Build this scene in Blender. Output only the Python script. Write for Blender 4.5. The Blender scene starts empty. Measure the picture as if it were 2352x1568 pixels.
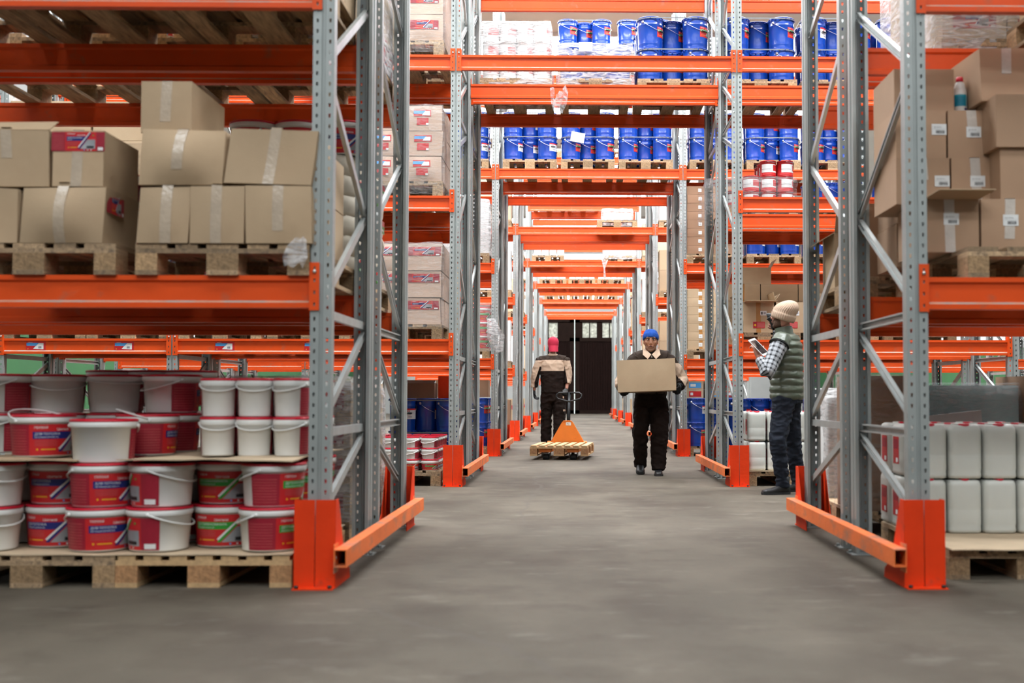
import bpy, bmesh, math, random
from mathutils import Vector, Matrix, Euler, noise
random.seed(7)
PI = math.pi
SC = bpy.context.scene
COL = SC.collection
F = 2613.0          # focal length in pixels of the 2352 wide frame
HC = 0.87           # camera height, metres

# ------------------------------------------------------------------ mesh helper
class MB:
    def __init__(s):
        s.v = []; s.f = []; s.m = []; s.sm = []
    def add(s, vs, fs, m=0, smooth=False, M=None):
        b = len(s.v)
        if M is not None: vs = [tuple(M @ Vector(v)) for v in vs]
        s.v += [tuple(v) for v in vs]
        for f in fs:
            s.f.append(tuple(b + i for i in f)); s.m.append(m); s.sm.append(smooth)
    def quad(s, a, b, c, d, m=0): s.add([a, b, c, d], [(0, 1, 2, 3)], m)
    def box(s, c, d, m=0, M=None):
        x, y, z = c; a, b, h = d[0]/2, d[1]/2, d[2]/2
        vs = [(x+i*a, y+j*b, z+k*h) for k in (-1, 1) for j in (-1, 1) for i in (-1, 1)]
        s.add(vs, [(0,2,3,1),(4,5,7,6),(0,1,5,4),(2,6,7,3),(0,4,6,2),(1,3,7,5)], m, False, M)
    def prism(s, poly, axis, a, b, m=0, caps=True):
        # poly: 2D points; axis 'x': (y,z) extruded along x ; 'y': (x,z) ; 'z': (x,y)
        def P(p, t):
            return {'x': (t, p[0], p[1]), 'y': (p[0], t, p[1]), 'z': (p[0], p[1], t)}[axis]
        n = len(poly); vs = [P(p, a) for p in poly] + [P(p, b) for p in poly]
        fs = [(i, (i+1) % n, n+(i+1) % n, n+i) for i in range(n)]
        if caps: fs += [tuple(range(n))[::-1], tuple(range(n, 2*n))]
        s.add(vs, fs, m)
    def lathe(s, prof, n=24, m=0, M=None, cap0=True, cap1=True, sx=1, sy=1, p=2.0):
        vs = []; fs = []
        for r, z in prof:
            for i in range(n):
                a = 2*PI*i/n; c, q = math.cos(a), math.sin(a)
                if p != 2.0:
                    k = (abs(c)**p + abs(q)**p) ** (-1.0/p); c *= k; q *= k
                vs.append((r*sx*c, r*sy*q, z))
        for j in range(len(prof)-1):
            for i in range(n):
                k = (i+1) % n
                fs.append((j*n+i, j*n+k, (j+1)*n+k, (j+1)*n+i))
        if cap0: fs.append(tuple(range(n))[::-1])
        if cap1: fs.append(tuple(range((len(prof)-1)*n, len(prof)*n)))
        s.add(vs, fs, m, True, M)
    def tube(s, pts, r, n=8, m=0, caps=True, M=None, up=None):
        # r: number, or list of (rx, ry) per point
        pts = [Vector(p) for p in pts]; N = len(pts); vs = []; fs = []
        R = [(r, r)]*N if isinstance(r, (int, float)) else [(q, q) if isinstance(q, (int, float)) else q for q in r]
        ref = Vector(up) if up else None; prev = None
        for i, p in enumerate(pts):
            t = (pts[min(i+1, N-1)] - pts[max(i-1, 0)])
            t = t.normalized() if t.length > 1e-9 else Vector((0, 0, 1))
            if ref is not None: u = ref - t*ref.dot(t)
            elif prev is not None: u = prev - t*prev.dot(t)
            else:
                u = Vector((1, 0, 0)) if abs(t.x) < .8 else Vector((0, 1, 0)); u = u - t*u.dot(t)
            if u.length < 1e-6: u = t.orthogonal()
            u.normalize(); prev = u; w = t.cross(u)
            for k in range(n):
                a = 2*PI*k/n; vs.append(p + u*math.cos(a)*R[i][0] + w*math.sin(a)*R[i][1])
        for j in range(N-1):
            for i in range(n):
                k = (i+1) % n; fs.append((j*n+i, j*n+k, (j+1)*n+k, (j+1)*n+i))
        if caps: fs += [tuple(range(n))[::-1], tuple(range((N-1)*n, N*n))]
        s.add(vs, fs, m, True, M)
    def ball(s, c, r, n=12, m=0, M=None):
        rx, ry, rz = (r, r, r) if isinstance(r, (int, float)) else r
        vs = [(c[0], c[1], c[2]-rz)]; fs = []; L = n//2
        for j in range(1, L):
            b = PI*j/L
            for i in range(n):
                a = 2*PI*i/n
                vs.append((c[0]+rx*math.sin(b)*math.cos(a), c[1]+ry*math.sin(b)*math.sin(a), c[2]-rz*math.cos(b)))
        vs.append((c[0], c[1], c[2]+rz)); T = len(vs)-1
        for i in range(n):
            k = (i+1) % n; fs.append((0, 1+k, 1+i)); fs.append((T, T-n+i, T-n+k))
            for j in range(L-2): fs.append((1+j*n+i, 1+j*n+k, 1+(j+1)*n+k, 1+(j+1)*n+i))
        s.add(vs, fs, m, True, M)
    def mesh(s, name, mats):
        me = bpy.data.meshes.new(name); me.from_pydata(s.v, [], s.f)
        me.polygons.foreach_set('material_index', s.m); me.polygons.foreach_set('use_smooth', s.sm)
        for k in (mats if isinstance(mats, (list, tuple)) else [mats]): me.materials.append(k)
        me.update(); return me

def mk(name, mb, mats, parent=None, loc=(0, 0, 0), rot=(0, 0, 0), label=None):
    me = mb if isinstance(mb, bpy.types.Mesh) else mb.mesh(name, mats)
    o = bpy.data.objects.new(name, me); COL.objects.link(o)
    o.location = loc; o.rotation_euler = rot
    if parent is not None: o.parent = parent
    if label: o['label'] = label
    return o
def empty(name, loc=(0, 0, 0), rz=0):
    o = bpy.data.objects.new(name, None); COL.objects.link(o); o.location = loc; o.rotation_euler = (0, 0, rz)
    o.empty_display_size = .1; return o
def short(l):
    """keep a label within sixteen words"""
    for a, b in ((' rack row', ' row'), ('blue steel drum', 'blue drum'), ('behind the front row', 'behind the front'), ('behind the front ones', 'behind the front'), ('front of ', 'front, '),
                 ('round the ', 'round '), ('of blue drums ', 'of drums, '), ('on the floor', 'floor'), ('seen from below, ', 'from below, '), (' of the aisle', ' of aisle'), (' the ', ' '), (' of ', ' ')):
        while len(l.split()) > 16 and a in l:
            i = l.rindex(a); l = l[:i] + b + l[i+len(a):]
    return l
def tag(o, label, cat, group=None):
    label = short(label); o['label'] = label; o['category'] = cat
    if group: o['group'] = group
    elif 'group' in o: del o['group']
    return o
def struct(name, mb, mats):
    o = mk(name, mb, mats); o['kind'] = 'structure'; return o
PROTO = []
KIDS = {}
def proto(o):
    """keep a finished thing as the one to copy from; the first use takes it itself"""
    PROTO.append(o); KIDS[o] = [c for c in COL.objects if c.parent == o]
    for c in KIDS[o]: KIDS[c] = [g for g in COL.objects if g.parent == c]
    return o
USED = set()
def place(o, loc, rot=0, label=None, cat=None, group=None, scale=None):
    rot = (0, 0, rot) if isinstance(rot, (int, float)) else rot
    if o.name in USED:
        r = o.copy(); COL.objects.link(r)
        for c in KIDS.get(o, ()):
            d = c.copy(); COL.objects.link(d); d.parent = r
            for g in KIDS.get(c, ()):
                e = g.copy(); COL.objects.link(e); e.parent = d
        if 'group' in r: del r['group']
    else: r = o; USED.add(o.name)
    r.location = loc; r.rotation_euler = rot
    if scale: r.scale = (scale,)*3 if isinstance(scale, (int, float)) else scale
    if label: r['label'] = short(label)
    if cat: r['category'] = cat
    if group: r['group'] = group
    return r
def drop_unused():
    for o in PROTO:
        if o.name not in USED:
            for c in KIDS[o]:
                for g in KIDS[c]: bpy.data.objects.remove(g)
                bpy.data.objects.remove(c)
            bpy.data.objects.remove(o)

# ------------------------------------------------------------------ materials
def srgb(r, g, b):
    f = lambda c: (c/255/12.92) if c/255 <= .04045 else ((c/255+.055)/1.055)**2.4
    return (f(r), f(g), f(b))
def mat(name, col, rough=.6, metal=0, var=.12, scale=6, bump=0, bscale=40, rnd=0, coat=0, spec=.5,
        emit=0, stretch=None, alpha=None, dirt=None, subs=0):
    m = bpy.data.materials.new(name); m.use_nodes = True
    nt = m.node_tree; N = nt.nodes; L = nt.links; b = N['Principled BSDF']
    b.inputs['Roughness'].default_value = rough; b.inputs['Metallic'].default_value = metal
    b.inputs['Coat Weight'].default_value = coat; b.inputs['Specular IOR Level'].default_value = spec
    b.inputs['Coat Roughness'].default_value = .15
    tc = N.new('ShaderNodeTexCoord'); mp = N.new('ShaderNodeMapping'); L.new(tc.outputs['Object'], mp.inputs['Vector'])
    if stretch: mp.inputs['Scale'].default_value = stretch
    nz = N.new('ShaderNodeTexNoise'); nz.inputs['Scale'].default_value = scale; nz.inputs['Detail'].default_value = 4
    L.new(mp.outputs['Vector'], nz.inputs['Vector'])
    rp = N.new('ShaderNodeMapRange'); L.new(nz.outputs['Fac'], rp.inputs['Value'])
    rp.inputs['From Min'].default_value = .25; rp.inputs['From Max'].default_value = .75
    rp.inputs['To Min'].default_value = 1-var; rp.inputs['To Max'].default_value = 1+var
    val = rp.outputs['Result']
    if rnd:
        oi = N.new('ShaderNodeObjectInfo'); r2 = N.new('ShaderNodeMapRange'); L.new(oi.outputs['Random'], r2.inputs['Value'])
        r2.inputs['To Min'].default_value = 1-rnd; r2.inputs['To Max'].default_value = 1+rnd
        mu = N.new('ShaderNodeMath'); mu.operation = 'MULTIPLY'; L.new(val, mu.inputs[0]); L.new(r2.outputs['Result'], mu.inputs[1]); val = mu.outputs[0]
    vm = N.new('ShaderNodeVectorMath'); vm.operation = 'SCALE'; vm.inputs[0].default_value = col; L.new(val, vm.inputs['Scale'])
    out = vm.outputs['Vector']
    if dirt:   # (colour, low, high, scale): blotches of grime or dust with a shape of their own
        n2 = N.new('ShaderNodeTexNoise'); n2.inputs['Scale'].default_value = dirt[3]; n2.inputs['Detail'].default_value = 7; L.new(mp.outputs['Vector'], n2.inputs['Vector'])
        r3 = N.new('ShaderNodeMapRange'); L.new(n2.outputs['Fac'], r3.inputs['Value']); r3.inputs['From Min'].default_value = dirt[1]; r3.inputs['From Max'].default_value = dirt[2]
        mx = N.new('ShaderNodeMix'); mx.data_type = 'RGBA'; L.new(r3.outputs['Result'], mx.inputs['Factor']); L.new(out, mx.inputs['A']); mx.inputs['B'].default_value = (*dirt[0], 1); out = mx.outputs['Result']
    L.new(out, b.inputs['Base Color'])
    if bump:
        n3 = N.new('ShaderNodeTexNoise'); n3.inputs['Scale'].default_value = bscale; n3.inputs['Detail'].default_value = 3; L.new(mp.outputs['Vector'], n3.inputs['Vector'])
        bp = N.new('ShaderNodeBump'); bp.inputs['Strength'].default_value = bump; bp.inputs['Distance'].default_value = .01
        L.new(n3.outputs['Fac'], bp.inputs['Height']); L.new(bp.outputs['Normal'], b.inputs['Normal'])
    if subs:
        b.inputs['Subsurface Weight'].default_value = subs; b.inputs['Subsurface Radius'].default_value = (.02, .02, .02)
    if emit:
        b.inputs['Emission Color'].default_value = (*col, 1); b.inputs['Emission Strength'].default_value = emit
    return m
def film(name, tint, opac, bscale=14, stretch=(1, 1, 1)):
    """clear stretch film: mostly see-through, milky where the layers gather, glossy and crinkled"""
    m = bpy.data.materials.new(name); m.use_nodes = True; nt = m.node_tree; N = nt.nodes; L = nt.links
    for n in list(N): N.remove(n)
    o = N.new('ShaderNodeOutputMaterial'); mx = N.new('ShaderNodeMixShader'); tr = N.new('ShaderNodeBsdfTransparent'); b = N.new('ShaderNodeBsdfPrincipled')
    b.inputs['Base Color'].default_value = (*tint, 1); b.inputs['Roughness'].default_value = .25; b.inputs['Specular IOR Level'].default_value = .6
    tc = N.new('ShaderNodeTexCoord'); mp = N.new('ShaderNodeMapping'); mp.inputs['Scale'].default_value = stretch; L.new(tc.outputs['Object'], mp.inputs['Vector'])
    nz = N.new('ShaderNodeTexNoise'); nz.inputs['Scale'].default_value = bscale; nz.inputs['Detail'].default_value = 5; nz.inputs['Distortion'].default_value = 1.2
    L.new(mp.outputs['Vector'], nz.inputs['Vector'])
    rp = N.new('ShaderNodeMapRange'); L.new(nz.outputs['Fac'], rp.inputs['Value'])
    rp.inputs['From Min'].default_value = .38; rp.inputs['From Max'].default_value = .72
    rp.inputs['To Min'].default_value = opac*.45; rp.inputs['To Max'].default_value = min(1, opac*2.1)
    bp = N.new('ShaderNodeBump'); bp.inputs['Strength'].default_value = .45; bp.inputs['Distance'].default_value = .02
    L.new(nz.outputs['Fac'], bp.inputs['Height']); L.new(bp.outputs['Normal'], b.inputs['Normal'])
    L.new(rp.outputs['Result'], mx.inputs[0]); L.new(tr.outputs[0], mx.inputs[1]); L.new(b.outputs[0], mx.inputs[2]); L.new(mx.outputs[0], o.inputs[0])
    return m
M = {}
ORC = (.74, .078, .009)
M['orange'] = mat('orange_enamel', ORC, .42, var=.08, scale=2.5, coat=.08, spec=.3, dirt=((.45, .12, .06), .62, .8, 9))
M['orange_dust'] = mat('dusty_orange_ledge', (.52, .26, .17), .8, var=.2, scale=8, dirt=((.34, .3, .26), .4, .6, 12))
M['guard'] = mat('orange_guard_paint', (.78, .047, .006), .6, spec=.2, var=.12, scale=4, bump=.15, bscale=30, dirt=((.22, .07, .04), .62, .78, 7))
M['rail'] = mat('worn_orange_rail_paint', (.82, .18, .045), .55, spec=.3, var=.16, scale=5, bump=.2, bscale=40, stretch=(1, .5, 1), dirt=((.36, .19, .13), .52, .75, 9))
M['galv'] = mat('galvanised_steel', (.36, .39, .38), .45, .35, var=.16, scale=7, stretch=(1, 1, .35), bump=.05, bscale=60)
M['galv2'] = mat('galvanised_brace', (.46, .49, .48), .38, .5, var=.12, scale=9)
M['zinc'] = mat('zinc_bolt', (.7, .7, .68), .3, .9, var=.05)
M['blackm'] = mat('black_metal', (.012, .014, .015), .4, .2, var=.1, coat=.2)
M['wood'] = mat('pallet_wood', (.37, .25, .145), .8, var=.35, scale=5, stretch=(9, 1, 9), bump=.35, bscale=18, rnd=.38, dirt=((.12, .085, .06), .5, .78, 6))
M['woodnew'] = mat('fresh_pallet_wood', (.56, .36, .18), .75, var=.2, scale=5, stretch=(9, 1, 9), bump=.25, bscale=18, rnd=.08)
M['woodblk'] = mat('chipboard_block', (.33, .21, .11), .85, var=.4, scale=60, bump=.4, bscale=70, rnd=.3)
M['woodblknew'] = mat('fresh_chipboard_block', (.42, .22, .10), .85, var=.35, scale=60, bump=.4, bscale=70)
M['card'] = mat('cardboard', (.475, .342, .213), .82, var=.07, scale=4, bump=.06, bscale=120, rnd=.08, dirt=((.42, .29, .175), .5, .8, 3))
M['greyboard'] = mat('greyish_board', (.36, .34, .33), .8, var=.1)
M['cardbrown'] = mat('warm_brown_cardboard', (.42, .265, .165), .82, var=.07, scale=4, bump=.06, bscale=120, rnd=.06)
M['cardpink'] = mat('pinkish_cardboard', (.52, .37, .285), .8, var=.07, scale=4, rnd=.05)
M['carddark'] = mat('brown_cardboard', (.30, .17, .10), .82, var=.08, scale=4, rnd=.12)
M['cardpale'] = mat('pale_cardboard_sheet', (.55, .42, .28), .8, var=.1, scale=6)
M['cardin'] = mat('cardboard_inside', (.33, .21, .125), .85, var=.08)
M['tape'] = mat('clear_parcel_tape', (.50, .40, .30), .22, var=.12, scale=14, bump=.2, bscale=60, spec=.8)
M['tapew'] = mat('milky_parcel_tape', (.56, .50, .44), .3, var=.12, scale=14, bump=.2, bscale=60, spec=.6)
M['tapebrown'] = mat('brown_parcel_tape', (.42, .20, .06), .25, var=.1, scale=14, spec=.7)
M['white'] = mat('white_plastic', (.80, .80, .77), .35, var=.03, scale=3, subs=.0)
M['whitep'] = mat('white_paper', (.75, .76, .75), .7, var=.03)
M['hdpe'] = mat('milky_canister_plastic', (.64, .65, .60), .38, var=.05, scale=2, rnd=.04)
M['red'] = mat('red_lid_plastic', (.62, .012, .035), .3, var=.05)
M['redp'] = mat('red_label_print', (.55, .018, .022), .38, var=.08, scale=5)
M['redd'] = mat('dark_red_label_print', (.32, .012, .03), .42, var=.1, scale=40, stretch=(1, 1, 6))
M['pink'] = mat('pale_red_print', (.52, .09, .09), .45, var=.25, scale=60, stretch=(.4, .4, 5))
M['navy'] = mat('navy_print', (.012, .02, .16), .4, var=.08)
M['sky'] = mat('light_blue_print', (.08, .35, .75), .4, var=.08)
M['greenp'] = mat('green_print', (.025, .30, .035), .4, var=.08)
M['greyp'] = mat('grey_photo_print', (.30, .31, .33), .45, var=.35, scale=9)
M['blackp'] = mat('black_print', (.012, .012, .014), .5)
M['yell'] = mat('yellow_print', (.75, .36, .012), .45)
M['blue'] = mat('blue_drum_enamel', (.005, .050, .34), .24, var=.05, scale=3, coat=.5, rnd=.05)
M['bluelid'] = mat('blue_drum_lid', (.010, .05, .36), .3, var=.05, coat=.3)
M['wire'] = mat('steel_wire', (.65, .66, .68), .3, .8)
M['strap'] = mat('grey_strapping_band', (.17, .18, .19), .45, var=.1)
M['rubber'] = mat('black_rubber', (.015, .015, .015), .7)
M['jack'] = mat('orange_jack_enamel', (.80, .22, .03), .42, var=.06, scale=8, dirt=((.4, .1, .03), .66, .8, 14))
M['sack'] = mat('cream_paper_sack', (.62, .55, .44), .75, var=.08, scale=5, bump=.3, bscale=12)
M['film'] = film('stretch_film', (.55, .55, .55), .15, 9, (1, 1, 4))
M['filmd'] = film('dense_stretch_film', (.66, .64, .64), .44, 8, (1, 1, 5))
M['filmp'] = film('loose_film', (.62, .64, .66), .34, 16)
M['teal'] = mat('teal_sheet_stack', (.24, .39, .41), .3, var=.15, scale=4, coat=.4)

# ------------------------------------------------------------------ flat printing bent on a surface
_txt = {}
def text2d(s, bold=False):
    """outline triangles of a word, height about one, starting at x=0"""
    if s in _txt: return _txt[s]
    cu = bpy.data.curves.new('word', 'FONT'); cu.body = s; cu.size = 1.35; cu.resolution_u = 1
    if bold: cu.offset = .02
    ob = bpy.data.objects.new('word', cu); COL.objects.link(ob)
    dg = bpy.context.evaluated_depsgraph_get(); me = ob.evaluated_get(dg).to_mesh()
    vs = [(v.co.x, v.co.y) for v in me.vertices]; fs = [tuple(p.vertices) for p in me.polygons]
    ob.evaluated_get(dg).to_mesh_clear(); bpy.data.objects.remove(ob); bpy.data.curves.remove(cu)
    w = max([v[0] for v in vs] + [.01]); _txt[s] = (vs, fs, w); return _txt[s]
def decal(shapes, W, H, mapf, step=.02):
    """shapes: ('r',x0,y0,x1,y1,key,layer) ('p',[pts],key,layer) ('t',text,x,y,height,key,layer,maxw) ; metres on the label"""
    mb = MB(); keys = []
    def K(k):
        if k not in keys: keys.append(k)
        return keys.index(k)
    for s in shapes:
        if s[0] == 'r':
            _, x0, y0, x1, y1, k, l = s; n = max(1, int((x1-x0)/step)+1); mm = max(1, int((y1-y0)/(step*2)))
            vs = [mapf(x0+(x1-x0)*i/n, y0+(y1-y0)*j/mm, l) for j in range(mm+1) for i in range(n+1)]
            mb.add(vs, [(j*(n+1)+i, j*(n+1)+i+1, (j+1)*(n+1)+i+1, (j+1)*(n+1)+i) for j in range(mm) for i in range(n)], K(k))
        elif s[0] == 'p':
            _, pts, k, l = s
            a, b, c, d = pts; n = max(1, int(max(abs(b[0]-a[0]), abs(c[0]-d[0]))/step)+1); mm = max(1, int(max(abs(d[0]-a[0]), abs(c[0]-b[0]))/step)+1)
            vs = []
            for j in range(mm+1):
                q = j/mm; e = (a[0]+(d[0]-a[0])*q, a[1]+(d[1]-a[1])*q); g = (b[0]+(c[0]-b[0])*q, b[1]+(c[1]-b[1])*q)
                vs += [mapf(e[0]+(g[0]-e[0])*i/n, e[1]+(g[1]-e[1])*i/n, l) for i in range(n+1)]
            mb.add(vs, [(j*(n+1)+i, j*(n+1)+i+1, (j+1)*(n+1)+i+1, (j+1)*(n+1)+i) for j in range(mm) for i in range(n)], K(k))
        elif s[0] == 'c':
            _, x, y, r, k, l = s; n = 10
            mb.add([mapf(x+r*math.cos(2*PI*i/n), y+r*math.sin(2*PI*i/n), l) for i in range(n)], [tuple(range(n))], K(k))
        else:
            _, t, x, y, h, k, l = s[:7]; vs, fs, w = text2d(t); sx = h if len(s) < 8 else min(h, s[7]/w)
            mb.add([mapf(x+v[0]*sx, y+v[1]*h, l) for v in vs], fs, K(k))
    return mb, [M[k] for k in keys]
def cyl(r0, z0, r1, z1, a0, off=.0006):
    """map label metres on a (tapered) can: angle a0 is the label's left edge, seen from outside"""
    def f(x, y, l):
        z = z0 + y; r = r0 + (r1-r0)*(y/(z1-z0)) + off + l*.0005
        a = a0 + x/((r0+r1)/2); return (r*math.cos(a), r*math.sin(a), z)
    return f
def flat(o, u, v, off=.0006):
    o, u, v = Vector(o), Vector(u), Vector(v); n = u.cross(v).normalized()
    return lambda x, y, l: tuple(o + u*x + v*y + n*(off + l*.0005))
def paint_label(W, H, band, word, sub, photo='greyp', full=True):
    """red paint label: text column, white name, coloured band, slanting brush stripe, room picture"""
    s = [('r', 0, 0, W, H, 'redp', 0)]
    c = .26*W if full else .0
    if full:
        s += [('r', 0, 0, c*.96, H, 'redd', 1), ('r', W*.84, 0, W, H, 'redd', 1), ('r', W*.87, H*.04, W*.97, H*.2, 'whitep', 2)]
        for i in range(9): s.append(('r', W*.02, H*(.1+.088*i), c*.86, H*(.118+.088*i), 'pink', 2))
    a = c+.02*W; b = W*(.82 if full else .98); w = b-a
    s += [('t', 'ПЕРВАЯ', a+.02*w, H*.86, H*.075, 'whitep', 2, .44*w), ('t', 'Цветная', a+.36*w, H*.80, H*.08, 'whitep', 2, .4*w)]
    s += [('p', [(a, H*.53), (a+.56*w, H*.53), (a+.72*w, H*.76), (a, H*.76)], band, 1),
          ('t', word, a+.03*w, H*.655, H*.075, 'whitep', 2, .56*w), ('t', sub, a+.03*w, H*.565, H*.045, 'whitep', 2, .48*w)]
    for i in range(4): s.append(('r', a+.03*w, H*(.31+.05*i), a+.38*w, H*(.325+.05*i), 'pink', 2))
    s += [('c', a+.07*w, H*.19, H*.035, 'yell', 2), ('r', a+.13*w, H*.17, a+.36*w, H*.21, 'yell', 2)]
    s += [('p', [(a+.48*w, H*.12), (b, H*.12), (b, H*.60), (a+.72*w, H*.60)], photo, 2),
          ('r', a+.70*w, H*.16, a+.95*w, H*.27, 'blackp', 3)]
    s += [('p', [(a+.40*w, H*.12), (a+.46*w, H*.12), (a+.86*w, H*.93), (a+.83*w, H*.96)], band, 3),
          ('p', [(a+.40*w, H*.22), (a+.43*w, H*.18), (a+.84*w, H*.98), (a+.81*w, H*.99)], 'whitep', 4)]
    for i in range(3): s.append(('c', a+(.62+.12*i)*w, H*.06, H*.032, 'whitep' if i else 'sky', 3))
    s.append(('c', a+.93*w, H*.82, H*.035, 'greenp', 3))
    return s
# (y, depth, emission) of the skylight strips; the first, unseen, is added for frontal fill
SKY = [(-6.0, 1.8, 8), (-2.5, 1.8, 7.5), (2.4, 1.6, 6), (9.4, 1.5, 30), (15.3, 3.0, 13), (20.9, 4.2, 10), (26.6, 4.2, 9.5), (32.3, 4.2, 9.5), (37.9, 4.2, 9.5), (43.5, 4.2, 9.5), (52, 4.0, 6)]
ENDWIN = 5.0
WORLD = .12
EXPO = .25
# ------------------------------------------------------------------ racking
RY = [5.28, 11.12, 16.72, 22.5, 28.2, 33.85, 39.4, 45.05]      # front plane of each double rack
XL, XR = -1.177, 1.6
LEV = [1.43, 2.84, 4.24, 5.64]                                    # top of the beams
FD = 1.1                                                         # frame depth
FY = (0.0, FD, FD+.20, 2*FD+.20)                                 # front post, back post, front post, back post
ROWN = ['nearest', 'second', 'third', 'fourth', 'fifth', 'sixth', 'seventh', 'farthest']
def sc(Y): return F/Y
def X_at(px, Y): return (px-1320)/F*Y
def Z_at(py, Y): return HC + (911-py)/F*Y

def holed(mb, o, u, v, width, cols, pitch, n, hw, hh, taper=.3, m=0):
    """a sheet width wide and n*pitch high with a column of real punched holes at each of cols"""
    o, u, v = Vector(o), Vector(u), Vector(v); P = lambda a, b: tuple(o + u*a + v*b)
    xs = [0]
    for c in cols: xs += [c-hw/2, c+hw/2]
    xs.append(width); Ht = pitch*n
    for i in range(0, len(xs), 2): mb.quad(P(xs[i], 0), P(xs[i+1], 0), P(xs[i+1], Ht), P(xs[i], Ht), m)
    for c in cols:
        a, b = c-hw/2, c+hw/2; t = hw*taper/2
        for k in range(n):
            z0, z1, z2, z3 = k*pitch, k*pitch+(pitch-hh)/2, k*pitch+(pitch+hh)/2, (k+1)*pitch
            mb.quad(P(a, z0), P(b, z0), P(b, z1), P(a, z1), m); mb.quad(P(a, z2), P(b, z2), P(b, z3), P(a, z3), m)
            mb.quad(P(a, z1), P(a+t, z1), P(a, z2), P(a, z2), m) if False else mb.add([P(a, z1), P(a+t, z1), P(a, z2)], [(0, 1, 2)], m)
            mb.add([P(b-t, z1), P(b, z1), P(b, z2)], [(0, 1, 2)], m)
def post_mesh(n=140):
    mb = MB(); H = n*.05
    for s in (-1, 1):
        holed(mb, (s*.05 if s < 0 else .009, 0, 0), (1, 0, 0), (0, 0, 1), .041, [.020 if s < 0 else .021], .05, n, .011, .018)
    # centre rib standing a little back
    mb.quad((-.009, 0, 0), (-.005, .007, 0), (-.005, .007, H), (-.009, 0, H)); mb.quad((-.005, .007, 0), (.005, .007, 0), (.005, .007, H), (-.005, .007, H))
    mb.quad((.005, .007, 0), (.009, 0, 0), (.009, 0, H), (.005, .007, H))
    for s in (-1, 1):
        holed(mb, (s*.05, 0, 0), (0, 1, 0), (0, 0, 1), .040, [.020], .05, n, .005, .007)
        mb.quad((s*.05, .04, 0), (s*.044, .046, 0), (s*.044, .046, H), (s*.05, .04, H))
        mb.quad((s*.044, .046, 0), (s*.044, .085, 0), (s*.044, .085, H), (s*.044, .046, H))
        mb.quad((s*.044, .085, 0), (s*.026, .085, 0), (s*.026, .085, H), (s*.044, .085, H))
        mb.quad((s*.026, .085, 0), (s*.026, .072, 0), (s*.026, .072, H), (s*.026, .085, H))
    return mb
def channel(a, b, w=.042, d=.022, m=0):
    """open steel channel between two points of the y-z plane, opening towards -x"""
    a, b = Vector(a), Vector(b); t = (b-a).normalized(); n = Vector((1, 0, 0)); s = n.cross(t)
    mb = MB(); P = []
    pr = [(-w/2, -d), (-w/2, 0), (w/2, 0), (w/2, -d), (w/2-.008, -d), (w/2-.008, -d+.001), (w/2-.003, -d+.003), (w/2-.003, -.003), (-w/2+.003, -.003), (-w/2+.003, -d+.003), (-w/2+.008, -d)]
    for q in (a, b):
        for (i, j) in pr: P.append(tuple(q + s*i + n*(j+d/2)))
    k = len(pr); mb.add(P, [(i, (i+1) % k, k+(i+1) % k, k+i) for i in range(k)] + [tuple(range(k)), tuple(range(k, 2*k))[::-1]], m)
    return mb
pm = post_mesh().mesh('post', M['galv'])
def make_frame():
    t = empty('upright_frame')
    mk('post', pm, None, t, (0, 0, .004)); p = mk('post', pm, None, t, (0, FD, .004), (0, 0, PI))
    for y in (0.045, FD-.045):
        b = MB(); b.box((0, y, .002), (.15, .13, .004)); b.lathe([(.011, .004), (.011, .018)], 6, M=Matrix.Translation((.06, y-.04, 0))); b.lathe([(.011, .004), (.011, .018)], 6, M=Matrix.Translation((-.06, y+.04, 0)))
        mk('foot_plate', b, M['galv'], t)
    yo, yi = .05, FD-.05
    segs = []
    for z0 in (0, 3.0):
        segs += [('diagonal_brace', (0, yo, z0+.32), (0, yi, z0+.65)), ('horizontal_brace', (0, yo, z0+.70), (0, yi, z0+.70)),
                 ('diagonal_brace', (0, yo, z0+.75), (0, yi, z0+1.21)), ('horizontal_brace', (0, yo, z0+1.26), (0, yi, z0+1.26)),
                 ('diagonal_brace', (0, yo, z0+1.32), (0, yi, z0+1.85)), ('diagonal_brace', (0, yi, z0+1.88), (0, yo, z0+2.42)),
                 ('diagonal_brace', (0, yo, z0+2.45), (0, yi, z0+3.02))]
    segs = [s for s in segs if not (s[1][2] < 3.7 and s[1][2] > 3.01 and 'horizontal' in s[0]) and s[1][2] < 6.6]
    for nm, a, b in segs: mk(nm, channel(a, b), M['galv2'], t)
    return proto(t)
FRAME = make_frame()
BP = [(0, 0), (0, .024), (.0125, .034), (.0125, .118), (0, .128), (0, .15), (.05, .15), (.05, .128), (.04, .118), (.04, .034), (.05, .024), (.05, 0)]
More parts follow.
